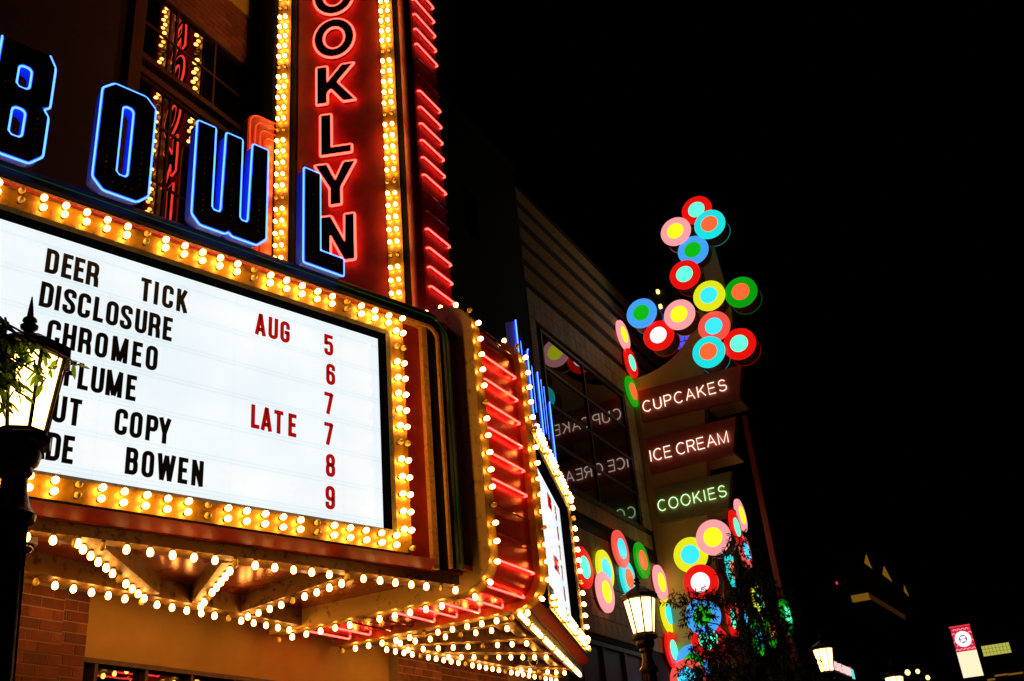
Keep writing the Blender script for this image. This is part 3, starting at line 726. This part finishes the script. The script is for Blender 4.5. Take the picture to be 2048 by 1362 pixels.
# ------------------------------------------------------------------ tiled shop building
SB = thing('shop_building', 'tan tiled shop building with striped brick top and big dark window', 'building', (-9.5, 24, 0))
mb = MB()
SX = -8.40
for y0, y1, z0, z1 in ((18.31, 18.86, 5.2, 13.2), (23.84, 40, 5.2, 13.2), (18.86, 23.84, 12.05, 13.2), (18.86, 23.84, 5.2, 8.36), (18.31, 19.2, .1, 5.2), (22.9, 24.2, .1, 5.2), (28, 40, .1, 5.2)):
    wbox(mb, y0, y1, z0, z1, SX-.03, -9.2)
mb.build('wall', 'tile_grout', SB)
zs = [15.65, 15.30, 15.10, 14.78, 14.56, 14.24, 14.02, 13.70, 13.48, 13.10, 12.92]
for i in range(len(zs)-1):
    dark = i % 2 == 1
    wbox(MB(), 18.31, 34, zs[i+1]+.001, zs[i], SX-.035 if dark else SX, -9.0).build('brick_band', 'brick_brown' if dark else 'brick_tan', SB)
wbox(MB(), 18.31, 34, 15.651, 15.73, SX+.04, -9.1).build('coping', 'tile_dark', SB)
tile_me = MB().box(-.022, .022, -.1515, .1515, -.1765, .1765).mesh('tile'); tile_me.materials.append(MATS['tile'])
tile_b = tile_me.copy(); tile_b.materials.clear(); mat('tile_b', (.52, .34, .12), .6, 0, (.42, .27, .09), 5, .4, .7, .2, 40); tile_b.materials.append(MATS['tile_b'])
td = MB().box(-.020, .020, -.157, .157, -.087, .087).mesh('tile'); td.materials.append(MATS['tile_dark'])
def tiles(ya, yb, za, zb_, me=None, h=.372):
    z = zb_-h/2
    while z-h/2 > za-.12:
        y = ya+.161
        while y < yb-.1:
            o = bpy.data.objects.new('tile', me or random.choice((tile_me, tile_me, tile_b))); COL.objects.link(o); adopt(o, SB); o.location = (SX-.022+random.uniform(-.002, .002), y, z); y += .322
        z -= h
tiles(18.32, 24.6, 12.15, 12.905)
tiles(18.32, 18.75, 9.5, 12.15)
tiles(18.9, 24.6, 7.72, 8.28)
tiles(18.6, 24.6, 7.55, 7.73, td, .19)
tiles(18.6, 24.6, 5.35, 7.54)
tiles(23.90, 24.6, 8.5, 12.15)
window(SB, -8.45, 18.87, 23.83, 8.37, 12.04, (21.24,), (9.29, 10.21, 11.10), 'bronze', 'shop_glass', t=.07, sill=.1, frame_d=.045)
mat('blind_glass', (.05, .035, .02), .45, spec=.2)
window(SB, -8.51, 19.21, 22.88, 2.2, 5.18, (20.4, 21.6), (), 'bronze', 'blind_glass', t=.09)
window(SB, -8.51, 24.2, 27.98, 2.2, 5.18, (25.4, 26.6), (), 'bronze', 'blind_glass', t=.09)

# ------------------------------------------------------------------ bakery pylon sign
PY = thing('pylon_sign', 'beige pylon sign with three brown panels of neon lettering beside the tiled shop', 'sign', (-7.2, 24.9, 0))
body = [(-8.43, .1), (-6.95, .1), (-6.95, 8.5), (-6.72, 9.9), (-6.51, 11.3), (-6.28, 12.7), (-5.35, 12.9), (-5.25, 14.2), (-5.45, 17.2), (-5.9, 17.2), (-6.0, 15.0), (-6.05, 14.3)]
body += [(-8.2+2.15*math.cos(q), 14.95-2.15*math.sin(q)) for q in (math.radians(18+ (72)*i/12) for i in range(13))][0:13]
body = body + [(-8.43, 12.78)]
MB().prism([body], 24.66, 24.98).build('pylon', 'pylon_beige', PY)
for pts, mt, nm in (([(-8.22, 11.44), (-5.50, 11.36), (-5.26, 12.27), (-8.2, 12.34)], 'panel_brown', 'CUP'),
                ([(-8.2, 9.96), (-5.93, 9.97), (-5.68, 10.91), (-8.19, 10.93)], 'panel_brown', 'ICE'),
                ([(-8.16, 8.58), (-6.32, 8.59), (-6.07, 9.51), (-8.17, 9.52)], 'panel_olive', 'COOK')):
    pn = MB().prism([pts], 24.50, 24.72).build('sign_panel', mt, PY)
    # the panel's tail runs back past the pylon and shows its underside
    x_ = pts[1][0]
    MB().prism([[(x_-.9, pts[1][1]+.01), (x_-.005, pts[1][1]+.01), (x_-.005, pts[1][1]+.10), (x_-.9, pts[1][1]+.10)]], 24.721, 25.5).build('panel_ledge', 'pylon_beige', PY)
    # single-stroke neon lettering
    word, xa, xb, za, h = {'CUP': ('CUPCAKES', -8.11, -5.76, 11.67, .305), 'ICE': ('ICE CREAM', -8.13, -5.985, 10.26, .305), 'COOK': ('COOKIES', -8.12, -6.29, 8.89, .285)}[nm]
    def E2(cx, cy, rx, ry, a0, a1, n_=14): return [(cx+rx*math.cos(math.radians(a0+(a1-a0)*i/n_)), cy+ry*math.sin(math.radians(a0+(a1-a0)*i/n_))) for i in range(n_+1)]
    G = {'C': ([E2(.40,.5,.40,.5,48,312,20)], .72), 'U': ([[(0,1),(0,.32)]+E2(.33,.33,.33,.33,180,360,12)+[(.66,.32),(.66,1)]], .66),
         'P': ([[(0,0),(0,1),(.36,1)]+E2(.36,.74,.26,.26,90,-90,10)+[(0,.48)]], .62), 'A': ([[(0,0),(.38,1),(.76,0)], [(.13,.35),(.63,.35)]], .76),
         'K': ([[(0,0),(0,1)], [(.62,1),(0,.36)], [(.24,.60),(.66,0)]], .66), 'E': ([[(.58,1),(0,1),(0,0),(.60,0)], [(0,.53),(.54,.53)]], .60),
         'S': ([E2(.31,.74,.28,.26,25,90,6)+E2(.31,.74,.28,.26,90,235,10)[1:]+E2(.33,.26,.32,.26,55,-90,10)+E2(.33,.26,.32,.26,-90,-160,6)[1:]], .65),
         'I': ([[(.05,0),(.05,1)]], .10), 'R': ([[(0,0),(0,1),(.38,1)]+E2(.38,.75,.25,.25,90,-90,10)+[(0,.50)], [(.38,.50),(.64,0)]], .64),
         'M': ([[(0,0),(0,1),(.40,.05),(.80,1),(.80,0)]], .80), 'O': ([E2(.42,.5,.42,.5,0,350,26)], .84), ' ': ([], .02)}
    tot = sum(G[c][1] for c in word); gap = ((xb-xa)/h-tot)/(len(word)-1); x = 0
    for c in word:
        gl, gw = G[c]
        if gl:
            mbn = MB()
            for i, st in enumerate(gl): mbn.tube([(xa+(x+p[0])*h, 24.455-.002*i, za+p[1]*h) for p in st], .0138, seg=7)
            mbn.build('neon_letter', {'CUP': 'neon_cup', 'ICE': 'neon_ice', 'COOK': 'neon_cook'}[nm], pn, None, True)
        x += gw+gap
mat('post_red', (.45, .07, .035), .6)
MB().box(-5.70, -5.56, 25.2, 25.5, .1, 11.15).build('edge_post', 'post_red', PY)
MB().box(-8.2, -6.9, 25.1, 25.42, 4.2, 8.5).build('rear_body', 'drum_dark', PY)

# round light boxes
RD = .44
def circ(r0, r1, y0, y1, mb, n_=36):
    vs = []; fs = []
    for (r, y) in ((r0, y0), (r1, y1)):
        vs += [(r*math.cos(2*math.pi*i/n_), y, r*math.sin(2*math.pi*i/n_)) for i in range(n_)]
    return mb.add(vs, [(i, (i+1) % n_, n_+(i+1) % n_, n_+i) for i in range(n_)])
def lens(r, y0, y1, bev):
    mb = MB(); n_ = 36; pr = [(r, y1), (r, y0+bev), (r-bev, y0), (0.001, y0-.012)]
    for k in range(len(pr)-1): circ(pr[k][0], pr[k+1][0], pr[k][1], pr[k+1][1], mb, n_)
    mb.add([(pr[0][0]*math.cos(2*math.pi*i/n_), y1, pr[0][0]*math.sin(2*math.pi*i/n_)) for i in range(n_)], [tuple(range(n_))])
    return mb
def disc(pos, azd, ring_c, cen_c, label, depth=.60, r=RD, grp='round light boxes of the bakery sign'):
    T = F(pos, azd); t = thing('light_disc', label, 'light disc', pos, grp)
    lens(r, 0, .07, .012).build('ring_lens', 'disc_'+ring_c, t, T, True)
    lens(r*.545, -.022, -.002, .01).build('centre_lens', 'core_'+cen_c, t, T, True)
    mb = MB(); circ(r*.93, r*.93, .07, depth, mb); circ(r*.93, .001, depth, depth+.002, mb); mb.build('drum', 'drum_dark', t, T, True)
    if depth > .2:
        mb = MB(); circ(r*.955, r*.955, depth-.009, depth, mb); circ(r*.955, r*.93, depth, depth+.001, mb); circ(r*.93, r*.955, depth-.010, depth-.009, mb); mb.build('rear_rim', 'rim_'+ring_c, t, T, True)
    return t
YD = 24.13
for x, y, z, a, b, lab in (
  (-5.57, YD+.12, 17.14, 'red', 'mint', 'red disc with mint centre, highest on the pylon'),
  (-5.26, YD-.02, 16.47, 'cyan', 'orange', 'turquoise disc with orange centre near the top right of the pylon'),
  (-6.25, YD, 16.62, 'pink', 'yellow', 'pink disc with yellow centre near the top left of the pylon'),
  (-5.89, YD+.1, 15.91, 'blue', 'green', 'blue disc with green centre below the top three discs'),
  (-6.22, YD, 15.19, 'red', 'mint', 'red disc with mint centre on the narrow neck of the pylon'),
  (-5.66, YD-.05, 14.31, 'lemon', 'sky', 'yellow disc with blue centre in the middle of the pylon top'),
  (-4.82, YD+.03, 14.17, 'green', 'orange', 'green disc with orange centre at far right of the pylon top'),
  (-7.63, YD, 14.44, 'blue', 'green', 'blue disc with green centre at left over the striped wall'),
  (-6.57, YD-.02, 14.04, 'pink', 'yellow', 'pink disc with yellow centre over the curved shoulder of the pylon'),
  (-7.28, YD+.1, 13.67, 'red', 'white', 'red disc with white centre over the curved shoulder of the pylon'),
  (-5.72, YD+.08, 13.44, 'coral', 'sky', 'coral disc with blue centre above the top sign panel'),
  (-5.96, YD-.06, 12.70, 'cyan', 'orange', 'turquoise disc with orange centre touching the top sign panel'),
  (-5.16, YD+.12, 12.76, 'red', 'mint', 'red disc with mint centre at the right end of the top sign panel'),
  (-7.40, YD+.05, 7.56, 'lemon', 'sky', 'yellow disc with blue centre below the lowest sign panel'),
  (-6.73, YD-.03, 7.85, 'pink', 'yellow', 'pink disc with yellow centre below the lowest sign panel'),
  (-7.24, YD-.02, 6.83, 'red', 'white', 'red disc with pale centre behind the leaves of the right tree'),
  (-7.35, YD+.06, 6.05, 'blue', 'green', 'blue disc with green centre behind the tree, beside the street lamp'),
  (-7.36, YD+.25, 5.52, 'red', 'mint', 'red disc with mint centre below the blue one behind the tree'),
  (-8.02, YD+.2, 4.72, 'coral', 'sky', 'coral disc with blue centre, lowest at the foot of the pylon'),
  (-7.85, YD+.3, 5.05, 'blue', 'green', 'blue disc half hidden above the lowest coral disc')):
    disc((x, y, z), 90, a, b, lab)
for x, y, z, a, b, lab in (
  (-8.30, 24.37, 14.06, 'pink', 'yellow', 'pink disc with yellow centre, uppermost of three on the wall by the pylon'),
  (-8.26, 24.56, 13.24, 'red', 'mint', 'red disc with mint centre, middle of three on the wall by the pylon'),
  (-8.30, 24.40, 12.33, 'green', 'orange', 'green disc with orange centre, lowest of three on the wall by the pylon'),
  (-8.28, 19.52, 6.60, 'red', 'mint', 'red disc with mint centre on the wall next to the marquee edge'),
  (-8.30, 20.75, 6.77, 'lemon', 'sky', 'yellow disc with blue centre on the tiled wall'),
  (-8.24, 20.45, 6.22, 'pink', 'yellow', 'pink disc with yellow centre overlapping the yellow disc on the tiled wall'),
  (-8.24, 21.72, 7.41, 'coral', 'sky', 'coral disc with blue centre on the tiled wall'),
  (-8.30, 22.10, 6.79, 'cyan', 'orange', 'turquoise disc with orange centre on the tiled wall above the street lamp'),
  (-8.28, 23.15, 7.41, 'green', 'orange', 'green disc with orange centre on the tiled wall'),
  (-8.28, 24.28, 7.05, 'pink', 'yellow', 'pink disc with yellow centre beside the street lamp, edged by leaves'),
  (-8.30, 24.52, 6.29, 'lemon', 'sky', 'yellow disc with blue centre right of the street lamp lantern'),
  (-8.28, 24.42, 5.42, 'red', 'mint', 'red disc with mint centre low on the wall right of the lamp post'),
  (-6.60, 24.95, 7.15, 'cyan', 'orange', 'turquoise disc with orange centre mostly hidden by the right tree'),
  (-6.30, 25.67, 8.66, 'pink', 'yellow', 'pink disc with yellow centre, topmost on the far side of the pylon'),
  (-6.30, 24.90, 8.18, 'red', 'mint', 'red disc with mint centre on the far side of the pylon'),
  (-6.30, 25.43, 7.66, 'coral', 'sky', 'coral disc with blue centre on the far side of the pylon'),
  (-6.90, 25.20, 6.03, 'red', 'mint', 'red disc with mint centre seen through the right tree'),
  (-6.60, 25.15, 6.01, 'coral', 'sky', 'coral disc with blue centre seen through the right tree'),
  (-6.30, 25.80, 6.43, 'lemon', 'mint', 'yellow disc with mint centre seen through the right tree'),
  (-6.20, 26.10, 5.76, 'green', 'orange', 'green disc with orange centre at the right edge of the right tree'),
  (-6.40, 25.40, 5.53, 'green', 'sky', 'green disc with blue centre seen through the right tree'),
  (-5.45, 24.75, 5.80, 'green', 'mint', 'sliver of green disc right of the right tree')):
    disc((x, y, z), 0, a, b, lab, depth=.12, r=RD if x > -7 or True else RD)

# ------------------------------------------------------------------ street lamps
def hexring(r, z, n_=8, ph=22.5): return [(r*math.cos(math.radians(ph+360*i/n_)), r*math.sin(math.radians(ph+360*i/n_)), z) for i in range(n_)]
def loft(mb, rings, cap=True):
    n_ = len(rings[0]); vs = [v for r in rings for v in r]; fs = []
    for i in range(len(rings)-1):
        for j in range(n_): fs.append((i*n_+j, i*n_+(j+1) % n_, (i+1)*n_+(j+1) % n_, (i+1)*n_+j))
    if cap: fs += [tuple(reversed(range(n_))), tuple((len(rings)-1)*n_+j for j in range(n_))]
    return mb.add(vs, fs)
def street_lamp(x, y, zc, label, rot=0., tilt=(0, 0), sc_=1.):
    """cast iron lamp; zc is the height of the middle of its glass"""
    t = thing('street_lamp', label, 'street lamp', (x, y, 0), 'cast iron street lamps')
    T = Matrix.Translation((x, y, zc)) @ Matrix.Rotation(math.radians(tilt[0]), 4, Vector((.81, -.58, 0))) @ Matrix.Rotation(rot, 4, 'Z') @ Matrix.Translation((0, 0, -zc))
    z0, z1 = zc-.185, zc+.185      # glass bottom and top
    MB().lathe([(.24,.10),(.24,.16),(.20,.20),(.20,.55),(.15,.62),(.16,.68),(.10,.78),(.080,1.0),(.070,zc-1.0),(.063,zc-.58)], seg=16).build('post', 'lamp_iron', t, T, True)
    fl_ = MB()
    for i in range(10):
        q = 2*math.pi*i/10; fl_.tube([(.070*math.cos(q), .070*math.sin(q), 1.0), (.064*math.cos(q), .064*math.sin(q), zc-.6)], .011, seg=6)
    fl_.build('fluting', 'lamp_iron', t, T, True)
    MB().lathe([(.10,zc-.60),(.105,zc-.57),(.075,zc-.53),(.058,zc-.46),(.055,zc-.40),(.075,zc-.375),(.072,zc-.35),(.095,zc-.33),(.105,zc-.29),(.095,zc-.26),(.13,zc-.245)], seg=16).build('capital', 'lamp_iron', t, T, True)
    mb = MB(); loft(mb, [hexring(.115, z0-.075), hexring(.145, z0-.06), hexring(.150, z0-.03), hexring(.128, z0-.02), hexring(.128, z0)]); mb.build('lantern_base', 'lamp_iron', t, T)
    rb, rtp = .118, .178
    ln = MB()
    for i in range(8):
        a0, a1 = math.radians(22.5+45*i), math.radians(22.5+45*(i+1))
        g = [(rb*math.cos(a0), rb*math.sin(a0), z0+.004), (rb*math.cos(a1), rb*math.sin(a1), z0+.004), (rtp*math.cos(a1), rtp*math.sin(a1), z1-.004), (rtp*math.cos(a0), rtp*math.sin(a0), z1-.004)]
        inn = [(p[0]*.975, p[1]*.975, p[2]) for p in g]
        MB().add(g+inn, [(0,1,2,3),(7,6,5,4),(0,4,5,1),(1,5,6,2),(2,6,7,3),(3,7,4,0)]).build('pane', 'lamp_glow', t, T)
        MB().tube([(rb*1.01*math.cos(a0), rb*1.01*math.sin(a0), z0), (rtp*1.01*math.cos(a0), rtp*1.01*math.sin(a0), z1)], .0095, seg=6).build('glazing_rib', 'lamp_iron', t, T)
    rf = MB(); loft(rf, [hexring(.185, z1-.012), hexring(.207, z1-.002), hexring(.210, z1+.045), hexring(.195, z1+.052), hexring(.13, z1+.095), hexring(.055, z1+.13), hexring(.03, z1+.145)])
    rf = rf.build('roof', 'lamp_iron', t, T)
    MB().lathe([(.028,z1+.14),(.030,z1+.15),(.018,z1+.16),(.040,z1+.175),(.042,z1+.188),(.018,z1+.198),(.034,z1+.215),(.030,z1+.228),(.016,z1+.24),(.012,z1+.28),(.003,z1+.35)], seg=12).build('finial', 'lamp_iron', rf, T, True)
    return t
street_lamp(-3.92, 2.81, 3.645, 'tall black street lamp at left, wrapped in leaves before the letter board', .1, (2., 0))
street_lamp(-3.97, 10.79, 3.70, 'cast iron street lamp between the marquee edge and the right tree', .06)
street_lamp(-3.62, 18.6, 3.92, 'street lamp glowing behind leaves at the foot of the right tree', .15)
street_lamp(-3.05, 22.1, 3.66, 'street lamp whose lantern top just shows at the bottom edge', .0)

# ------------------------------------------------------------------ trees
def leaf(mb, p, d, up, L, W):
    d = d.normalized(); sx = d.cross(up); sx = sx.normalized() if sx.length > 1e-3 else Vector((1, 0, 0)); nn = sx.cross(d)
    pts = [p, p+d*L*.35+sx*W+nn*W*.35, p+d*L*.75+sx*W*.7+nn*W*.2, p+d*L, p+d*L*.75-sx*W*.7+nn*W*.2, p+d*L*.35-sx*W+nn*W*.35, p+d*L*.5]
    mb.add(pts, [(0,1,6),(1,2,6),(2,3,6),(3,4,6),(4,5,6),(5,0,6)])
def rv(): 
    v = Vector((random.gauss(0,1), random.gauss(0,1), random.gauss(0,1))); return v.normalized()
def twig(mb, mw, a, b, n_, L, W, droop=.3):
    a, b = Vector(a), Vector(b); mid = (a+b)/2+rv()*.04; pts = [a, mid, b]
    mw.tube(pts, .004, seg=5)
    for i in range(n_):
        f_ = .15+.85*i/n_; p = a.lerp(mid, f_*2) if f_ < .5 else mid.lerp(b, f_*2-1)
        d = (b-a).normalized()*.6+rv()*.9+Vector((0, 0, -droop))
        leaf(mb, p, d, Vector((0, 0, 1))+rv()*.5, L*random.uniform(.7, 1.15), W*random.uniform(.8, 1.2))
# left tree: stands just out of frame, its boughs hang round the lamp
LT = thing('leafy_tree', 'green leafy boughs drooping over the left street lamp lantern', 'tree', (-3.75, 1.55, .14))
MB().lathe([(.13,.1),(.10,.5),(.085,2.2),(.06,3.4),(.03,4.6)], (-3.75, 1.55, 0), 10).build('trunk', 'bark', LT, None, True)
lm, wm = MB(), MB()
# reaching boughs
lx, ly = Vector((.58, .81, 0)), Vector((.81, -.58, 0))
for lat, tow, z, n_ in ((.06,.20,3.99,5), (-.04,.23,4.00,6), (-.12,.22,4.00,6), (-.22,.24,4.0,6), (-.02,.25,3.92,7), (-.10,.27,3.93,8), (-.18,.26,3.92,8), (-.25,.26,3.9,8), (-.06,.28,3.84,7), (-.14,.28,3.82,8), (-.22,.28,3.80,8), (-.10,.29,3.74,4), (-.18,.28,3.72,5), (-.25,.28,3.70,5), (.13,.15,4.05,3), (.17,.11,4.06,3), (-.20,.24,4.06,8), (-.10,.22,4.06,7), (-.02,.21,4.05,5), (-.26,.27,3.86,8), (-.16,.30,3.88,8), (-.03,.28,3.80,6), (.03,.26,3.90,5), (-.10,.30,3.78,6)):
    tg = Vector((-3.92, 2.81, z-.235))+lx*lat+ly*tow; o_ = Vector((-3.75, 1.6, 3.7+random.uniform(0, .5)))
    m1 = o_.lerp(tg, .6)+Vector((0, 0, .08)); wm.tube([o_, m1, tg], .005, seg=5)
    for k in range(n_):
        s_ = m1.lerp(tg, .45+.55*(k+1)/n_); e = s_+lx*random.uniform(-.05, .07)+ly*random.uniform(-.02, .04)+Vector((0, 0, random.uniform(-.09, .01)))
        twig(lm, wm, s_, e, 4, .080, .0125, .75)
for k in range(110):
    c = Vector((-3.80, 1.25, 4.3))+rv()*random.uniform(.2, .55); twig(lm, wm, c, c+rv()*.22, 6, .075, .014)
lm.build('crown', 'leaf_green', LT); stuff(wm.build('twigs', 'bark', LT, None, True))
# right tree
RT = thing('street_tree', 'dark leafy street tree standing before the lower discs of the pylon', 'tree', (-4.55, 17, .14))
tr = MB(); tr.tube([(-4.55,17,.1),(-4.53,17,1.5),(-4.58,17,3.2),(-4.52,17,4.4),(-4.40,17,5.7)], .05, seg=8); tr.build('trunk', 'bark', RT, None, True)
lm, wm = MB(), MB()
lobes = [((-4.35,17,5.55),(.28,.35,.48),50), ((-4.25,17,4.95),(.36,.4,.50),110), ((-4.15,17,4.3),(.46,.45,.50),140), ((-5.30,17,5.05),(.40,.3,.14),34), ((-4.85,17.1,5.0),(.35,.3,.12),30), ((-5.22,17,4.65),(.18,.25,.30),34), ((-5.08,17,4.25),(.22,.25,.25),34),
         ((-4.75,17,3.72),(.75,.5,.25),130), ((-4.05,17,3.7),(.55,.5,.40),130), ((-3.85,17,4.75),(.20,.3,.35),26), ((-4.3,16.8,4.6),(.30,.3,.8),100), ((-4.15,16.9,3.5),(.7,.4,.3),130), ((-5.2,16.9,3.85),(.42,.3,.30),85), ((-5.05,16.9,4.2),(.32,.3,.22),50), ((-5.4,16.9,3.5),(.4,.3,.25),60)]
for c, s, n_ in lobes:
    c = Vector(c)
    wm.tube([(-4.5, 17, max(3., c.z-.6)), tuple(c.lerp(Vector((-4.5, 17, c.z)), .4)+Vector((0, 0, -.1))), tuple(c)], .012, seg=6)
    for k in range(n_):
        v = rv(); p = c+Vector((v.x*s[0], v.y*s[1], v.z*s[2]))*random.uniform(.15, 1.05)**.6
        twig(lm, wm, p, p+Vector((v.x*.18, v.y*.18, -.04+random.uniform(-.10, .08))), 12, .105, .012, .35)
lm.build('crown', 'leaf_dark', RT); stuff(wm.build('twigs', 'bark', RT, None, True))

# ------------------------------------------------------------------ security cameras under the marquee
for (x, y, lab) in ((-7.02, 5.24, 'white dome security camera under the left end of the marquee'), (-7.16, 14.42, 'white dome security camera under the far end of the marquee')):
    t = thing('security_camera', lab, 'security camera', (x, y, 4.19))
    MB().lathe([(.085,4.19),(.088,4.10),(.092,4.06),(.085,4.045)], (x, y, 0), 18).build('housing', 'camera_white', t, None, True)
    MB().lathe([(.068,4.044),(.066,4.02),(.055,3.995),(.035,3.98),(.005,3.973)], (x, y, 0), 18).build('dome', 'dome_black', t, None, True)

# ------------------------------------------------------------------ far end of the street
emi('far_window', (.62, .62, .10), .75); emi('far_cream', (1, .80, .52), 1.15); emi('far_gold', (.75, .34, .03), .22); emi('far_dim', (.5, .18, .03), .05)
emi('far_lamp', (1, .72, .22), 2.5); emi('far_red', (1, .05, .08), .8); emi('far_purple', (.10, .10, .95), .9); emi('far_pink', (1, .62, .60), 1.0); emi('far_cyan', (.1, .8, .85), .9)
emi('banner_red', (.85, .02, .06), .8); emi('banner_pale', (1, .55, .60), 1.0); emi('banner_white', (1, .93, .95), 1.2); emi('banner_blue', (.12, .10, .35), .5)
# hall with dormers
H1 = thing('gabled_hall', 'dark far building with three lit gable dormers and a glowing cornice', 'building', (-14, 66, 0))
MB().box(-26, -7.6, 60.4, 78, 0, 12.0).build('wall', 'far_dark', H1)
MB().prism([[(-26, 12.3), (-6.5, 12.3), (-10, 18), (-22, 18)]], 60.6, 78).build('roof', 'far_dark', H1)
for pts in ([(-8.36, 13.93), (-8.05, 13.57), (-8.10, 13.85), (-8.16, 14.38)], [(-7.55, 13.12), (-7.17, 12.65), (-7.22, 12.9), (-7.37, 13.55)], [(-6.66, 12.0), (-6.50, 11.72), (-6.53, 12.0), (-6.58, 12.33)]):
    MB().prism([pts], 60.0, 60.3).build('dormer', 'far_gold', H1)
MB().box(-9.5, -8.55, 60.0, 60.38, 11.95, 12.28).build('cornice', 'far_gold', H1)
MB().prism([[(-8.54, 12.28), (-8.54, 11.96), (-7.0, 10.55), (-6.95, 10.8)]], 60.0, 60.38).build('cornice', 'far_dim', H1)
# lit banner
BN = thing('banner_screen', 'tall lit banner with red pattern above and cream below at the street end', 'banner', (-2.95, 40, 0))
Tn = Matrix.Translation((-2.9, 40, 0))
MB().box(-.36, .36, .02, .12, 5.25, 7.06).build('frame', 'far_dark', BN, Tn)
MB().box(-.05, .05, .13, .25, 0, 7.0).build('post', 'far_dark', BN, Tn)
up = MB().box(-.33, .33, -.0, .019, 6.17, 6.98).build('upper_panel', 'banner_red', BN, Tn)
MB().box(-.36, .34, -.02, .019, 7.0, 7.05).build('top_bar', 'far_red', BN, Tn)
MB().box(-.33, .33, -.0, .019, 5.30, 6.165).build('lower_panel', 'far_cream', BN, Tn)
sc1 = MB()
for r_ in range(6):
    for c_ in range(5):
        x = -.27+c_*.135+(.067 if r_ % 2 else 0); z = 6.21+r_*.135
        if x < .31: sc1.prism([arc(x, z, .062, 0, 180, 6)+list(reversed(arc(x, z, .044, 0, 180, 6)))], -.004, -.001)
sc1.build('scallop_print', 'banner_pale', up, Tn)
MB().prism([ell(0, 6.58, .27, .27, 24)], -.010, -.005).build('roundel', 'banner_white', up, Tn)
MB().prism([ell(0, 6.58, .135, .135, 20)], -.014, -.011).build('roundel', 'banner_blue', up, Tn)
MB().prism([[(-.09, 6.49), (.09, 6.49), (.09, 6.67), (-.09, 6.67)]], -.018, -.015).build('emblem', 'banner_white', up, Tn)
MB().prism([[(-.09, 6.57), (.09, 6.57), (.09, 6.59), (-.09, 6.59)]], -.022, -.019).build('emblem', 'banner_blue', up, Tn)
# far block with a lit gridded window
H2 = thing('far_block', 'dark far building with one lit yellow-green gridded window', 'building', (0, 64, 0))
MB().box(-3.7, 8, 60.35, 70, 0, 9.6).build('wall', 'far_dark', H2)
wf = MB().box(-3.63, -2.22, 60.2, 60.3, 8.05, 8.62).build('window', 'far_dark', H2)
for i in range(8):
    for j in range(3):
        MB().box(-3.60+i*.171, -3.60+i*.171+.152, 60.16, 60.199, 8.075+j*.178, 8.075+j*.178+.158).build('pane', 'far_window', wf)
for x0, x1, z in ((-3.75, -3.38, 6.88), (-3.36, -2.72, 7.03), (-2.70, -2.0, 7.0)):
    MB().box(x0, x1, 60.1, 60.34, z, z+.07).build('eave_light', 'far_gold', H2)
# canopy fascia with ice cream lettering
CN = thing('canopy_sign', 'small canopy fascia with pink ice cream lettering near the lamp behind the tree', 'sign', (-5.5, 30.6, 4.9))
MB().box(-5.62, -5.52, 29.2, 32.1, 4.93, 5.24).build('fascia', 'far_dark', CN)
Tc = F((-5.5, 29.3), 0); x = 0
def E2(cx, cy, rx, ry, a0, a1, n_=10): return [(cx+rx*math.cos(math.radians(a0+(a1-a0)*i/n_)), cy+ry*math.sin(math.radians(a0+(a1-a0)*i/n_))) for i in range(n_+1)]
for c in 'ES ICE CREAM':
    if c != ' ':
        mbn = MB()
        for st in G[c][0]: mbn.tube([(x+p[0]*.22, -.02, 4.985+p[1]*.2) for p in st], .022, seg=5)
        mbn.build('lettering', 'far_pink', CN, Tc)
        x += G[c][1]*.22+.06
    else: x += .1
MB().box(-5.53, -5.50, 31.75, 32.1, 4.95, 5.22).build('end_panel', 'far_cyan', CN)
# globe lamps
for i, (x, y, z, r_, lab) in enumerate(((-3.76, 30, 4.71, .075, 'round yellow globe lamp at the street end'), (-3.50, 30, 4.70, .06, 'narrow yellow wall lamp right of the globe lamp'), (-3.29, 30, 4.51, .06, 'low yellow wall lamp below the lit banner'))):
    t = thing('globe_lamp', lab, 'lamp', (x, y, 0), 'small lamps at the street end')
    MB().lathe([(.01,-r_),(r_*.6,-r_*.8),(r_,0),(r_*.6,r_*.8),(.01,r_)], (x, y, z), 12).build('globe', 'far_lamp', t, None, True)
    MB().tube([(x, y, 0), (x, y, z-r_)], .025, seg=8).build('post', 'far_dark', t)
# distant tower with sconces and a blue lit screen behind the discs
TW = thing('far_tower', 'distant dark tower with two wall lights and a blue lit screen', 'building', (-24, 85, 0))
MB().box(-34, -17, 82, 100, 0, 47).build('wall', 'far_dark', TW)
for z in (46.6, 45.0):
    MB().box(-24.05, -23.8, 81.7, 81.99, z, z+.35).build('wall_light', 'far_lamp', TW)
sb = MB().box(-23.9, -20.9, 81.6, 81.99, 38.6, 44.3).build('screen', 'far_dark', TW)
for i in range(5):
    for j in range(7):
        MB().box(-23.8+i*.58, -23.8+i*.58+.5, 81.5, 81.59, 38.8+j*.72, 38.8+j*.72+.6).build('screen_tile', 'far_purple', sb)
for x, y, z, lab in ((-10.1, 60, 13.1, 'tiny red aircraft light left of the gabled hall'), (-8.7, 50, 7.3, 'small red light low between the trees and the banner')):
    t = thing('red_light', lab, 'light', (x, y, z)); 
    MB().lathe([(.02,-.09),(.06,-.04),(.06,.04),(.02,.09)], (x, y, z), 8).build('lens', 'far_red', t, None, True)
    MB().tube([(x, y, 0), (x, y, z-.09)], .03, seg=6).build('mast', 'far_dark', t)
